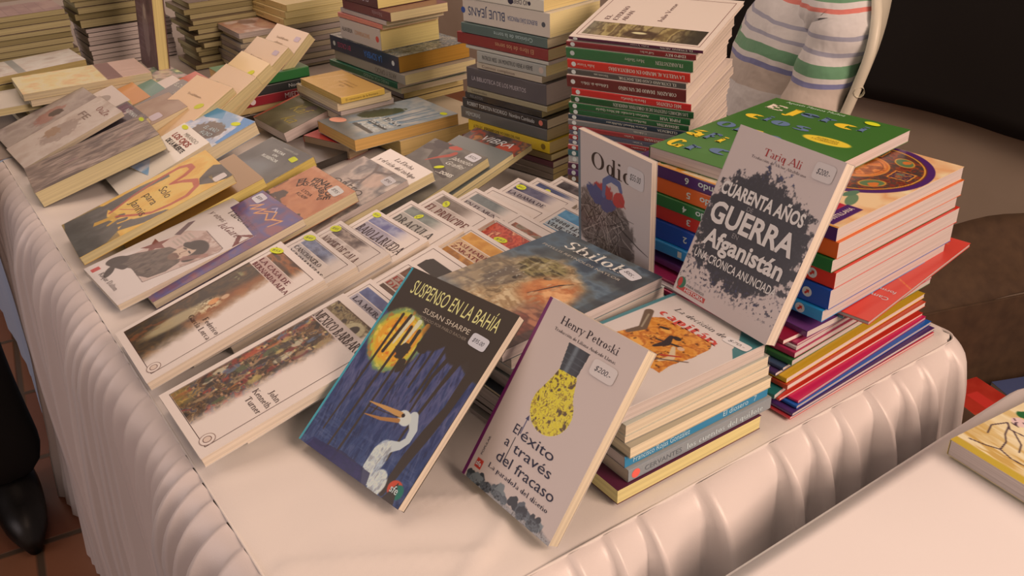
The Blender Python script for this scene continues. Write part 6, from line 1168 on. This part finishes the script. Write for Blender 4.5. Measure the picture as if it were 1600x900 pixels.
def striped_shirt():
    m, N, L, b = nt('striped_cotton'); g = N.new('ShaderNodeNewGeometry'); sp = N.new('ShaderNodeSeparateXYZ'); cr = N.new('ShaderNodeValToRGB'); cr.color_ramp.interpolation = 'CONSTANT'
    mr = N.new('ShaderNodeMapRange'); mr.inputs[1].default_value = .40; mr.inputs[2].default_value = 1.05; ad = N.new('ShaderNodeMath'); ad.operation = 'MULTIPLY_ADD'
    nz = N.new('ShaderNodeTexNoise'); nz.inputs['Scale'].default_value = 5; tc = N.new('ShaderNodeTexCoord'); L.new(tc.outputs['Object'], nz.inputs['Vector'])
    L.new(g.outputs['Position'], sp.inputs[0]); ad.inputs[1].default_value = .03; L.new(nz.outputs['Fac'], ad.inputs[0]); L.new(sp.outputs['Z'], ad.inputs[2]); L.new(ad.outputs[0], mr.inputs[0]); L.new(mr.outputs[0], cr.inputs[0])
    wh, gr, rd, li, pu, bg = K(205, 178, 165), K(110, 134, 100), K(206, 112, 96), K(160, 142, 145), K(128, 116, 140), K(190, 158, 140)
    st = [(.40, wh), (.48, gr), (.51, wh), (.55, li), (.56, wh), (.60, rd), (.606, wh), (.64, pu), (.655, wh), (.70, gr), (.73, wh), (.80, bg), (.842, pu), (.852, wh), (.862, gr), (.887, wh), (.90, li), (.908, wh), (.93, li), (.937, wh), (.955, wh), (.972, rd), (.979, wh), (.99, gr), (1.015, wh), (1.03, pu)]
    e = cr.color_ramp.elements; f = lambda z: (z+.015-.040-.40)/.65
    e[0].position = 0; e[0].color = (*wh, 1); e.remove(e[1])
    for z, c in st[1:]: q = e.new(min(f(z), 1)); q.color = (*c, 1)
    L.new(cr.outputs[0], b.inputs['Base Color']); b.inputs['Roughness'].default_value = .85; b.inputs['Sheen Weight'].default_value = .2
    n2 = N.new('ShaderNodeTexNoise'); n2.inputs['Scale'].default_value = 14; n2.inputs['Detail'].default_value = 3; bp = N.new('ShaderNodeBump'); bp.inputs['Strength'].default_value = .5; bp.inputs['Distance'].default_value = .02
    L.new(tc.outputs['Object'], n2.inputs['Vector']); L.new(n2.outputs['Fac'], bp.inputs['Height']); L.new(bp.outputs[0], b.inputs['Normal'])
    return m
FY = math.atan2(.56, -.83) - PI/2               # the seller faces away to the left
PX, PY = 1.41, .83
person('person in a striped short sleeved shirt sitting on the white plastic chair', (PX, PY, 0), FY, True, striped_shirt(), mat((.03, .035, .06), .8, 0, 'dark_cloth'), mat((.02, .02, .02), .4, 0, 'shoe_leather'), (.015, .011, .009), lean=.35)
person('person in black trousers and black shoes standing at the left table end', (-.275, 1.40, 0), PI, False, mat((.02, .02, .022), .8, 0, 'dark_cloth'), mat((.006, .006, .006), .85, 0, 'black_cloth_trousers'), mat((.006, .006, .006), .4, 0, 'black_leather'), (.015, .011, .009), shirt_long=True)
def chair():
    R = root('plastic_chair', 'white plastic chair with a curved back behind the striped shirt person', 'chair', Matrix.Translation((PX, PY, 0)) @ Matrix.Rotation(FY, 4, 'Z'))
    m = mat(K(206, 176, 150), .45, .1, 'white_plastic'); u = np.linspace(-1, 1, 25); v = np.linspace(0, 1, 30); rows = []
    for q in v:
        wv = (.225 + .050*q) * (1 if q < .7 else math.sqrt(max(0, 1-((q-.7)/.3)**2*.93)))
        rows.append([(wv*x, -.075 - .17*q - .02*math.sin(PI*q) + .095*x*x, .42 + .60*q) for x in u])
    bk = link('backrest', grid_mesh('backrest', np.array(rows)), m, R); md = bk.modifiers.new('thickness', 'SOLIDIFY'); md.thickness = .006
    P = np.array(rows); rim = np.concatenate([P[:, 0], P[-1, 1:-1], P[::-1, -1]]); tube('back_rim', rim, .010, m, R, 10)
    rows = [[(.225*x*(1-.06*(1-q)), -.09+.43*q, .435 - .03*math.sin(PI*q)*(1-x*x*.6) - .03*sm(.85, 1, q)) for x in u] for q in np.linspace(0, 1, 16)]
    st = link('seat', grid_mesh('seat', np.array(rows)), m, R); md = st.modifiers.new('thickness', 'SOLIDIFY'); md.thickness = .006
    for s in (-1, 1):
        for yy, dy in ((.30, .05), (-.08, -.09)): tube('leg', [(s*.195, yy, .43), (s*.21, yy+dy*.5, .22), (s*.225, yy+dy, 0)], [.026, .022, .018], m, R, 10)
        tube('screw_cap', [(s*.250, -.112, .80), (s*.268, -.110, .80)], [.012, .010], m, R, 10)
chair()
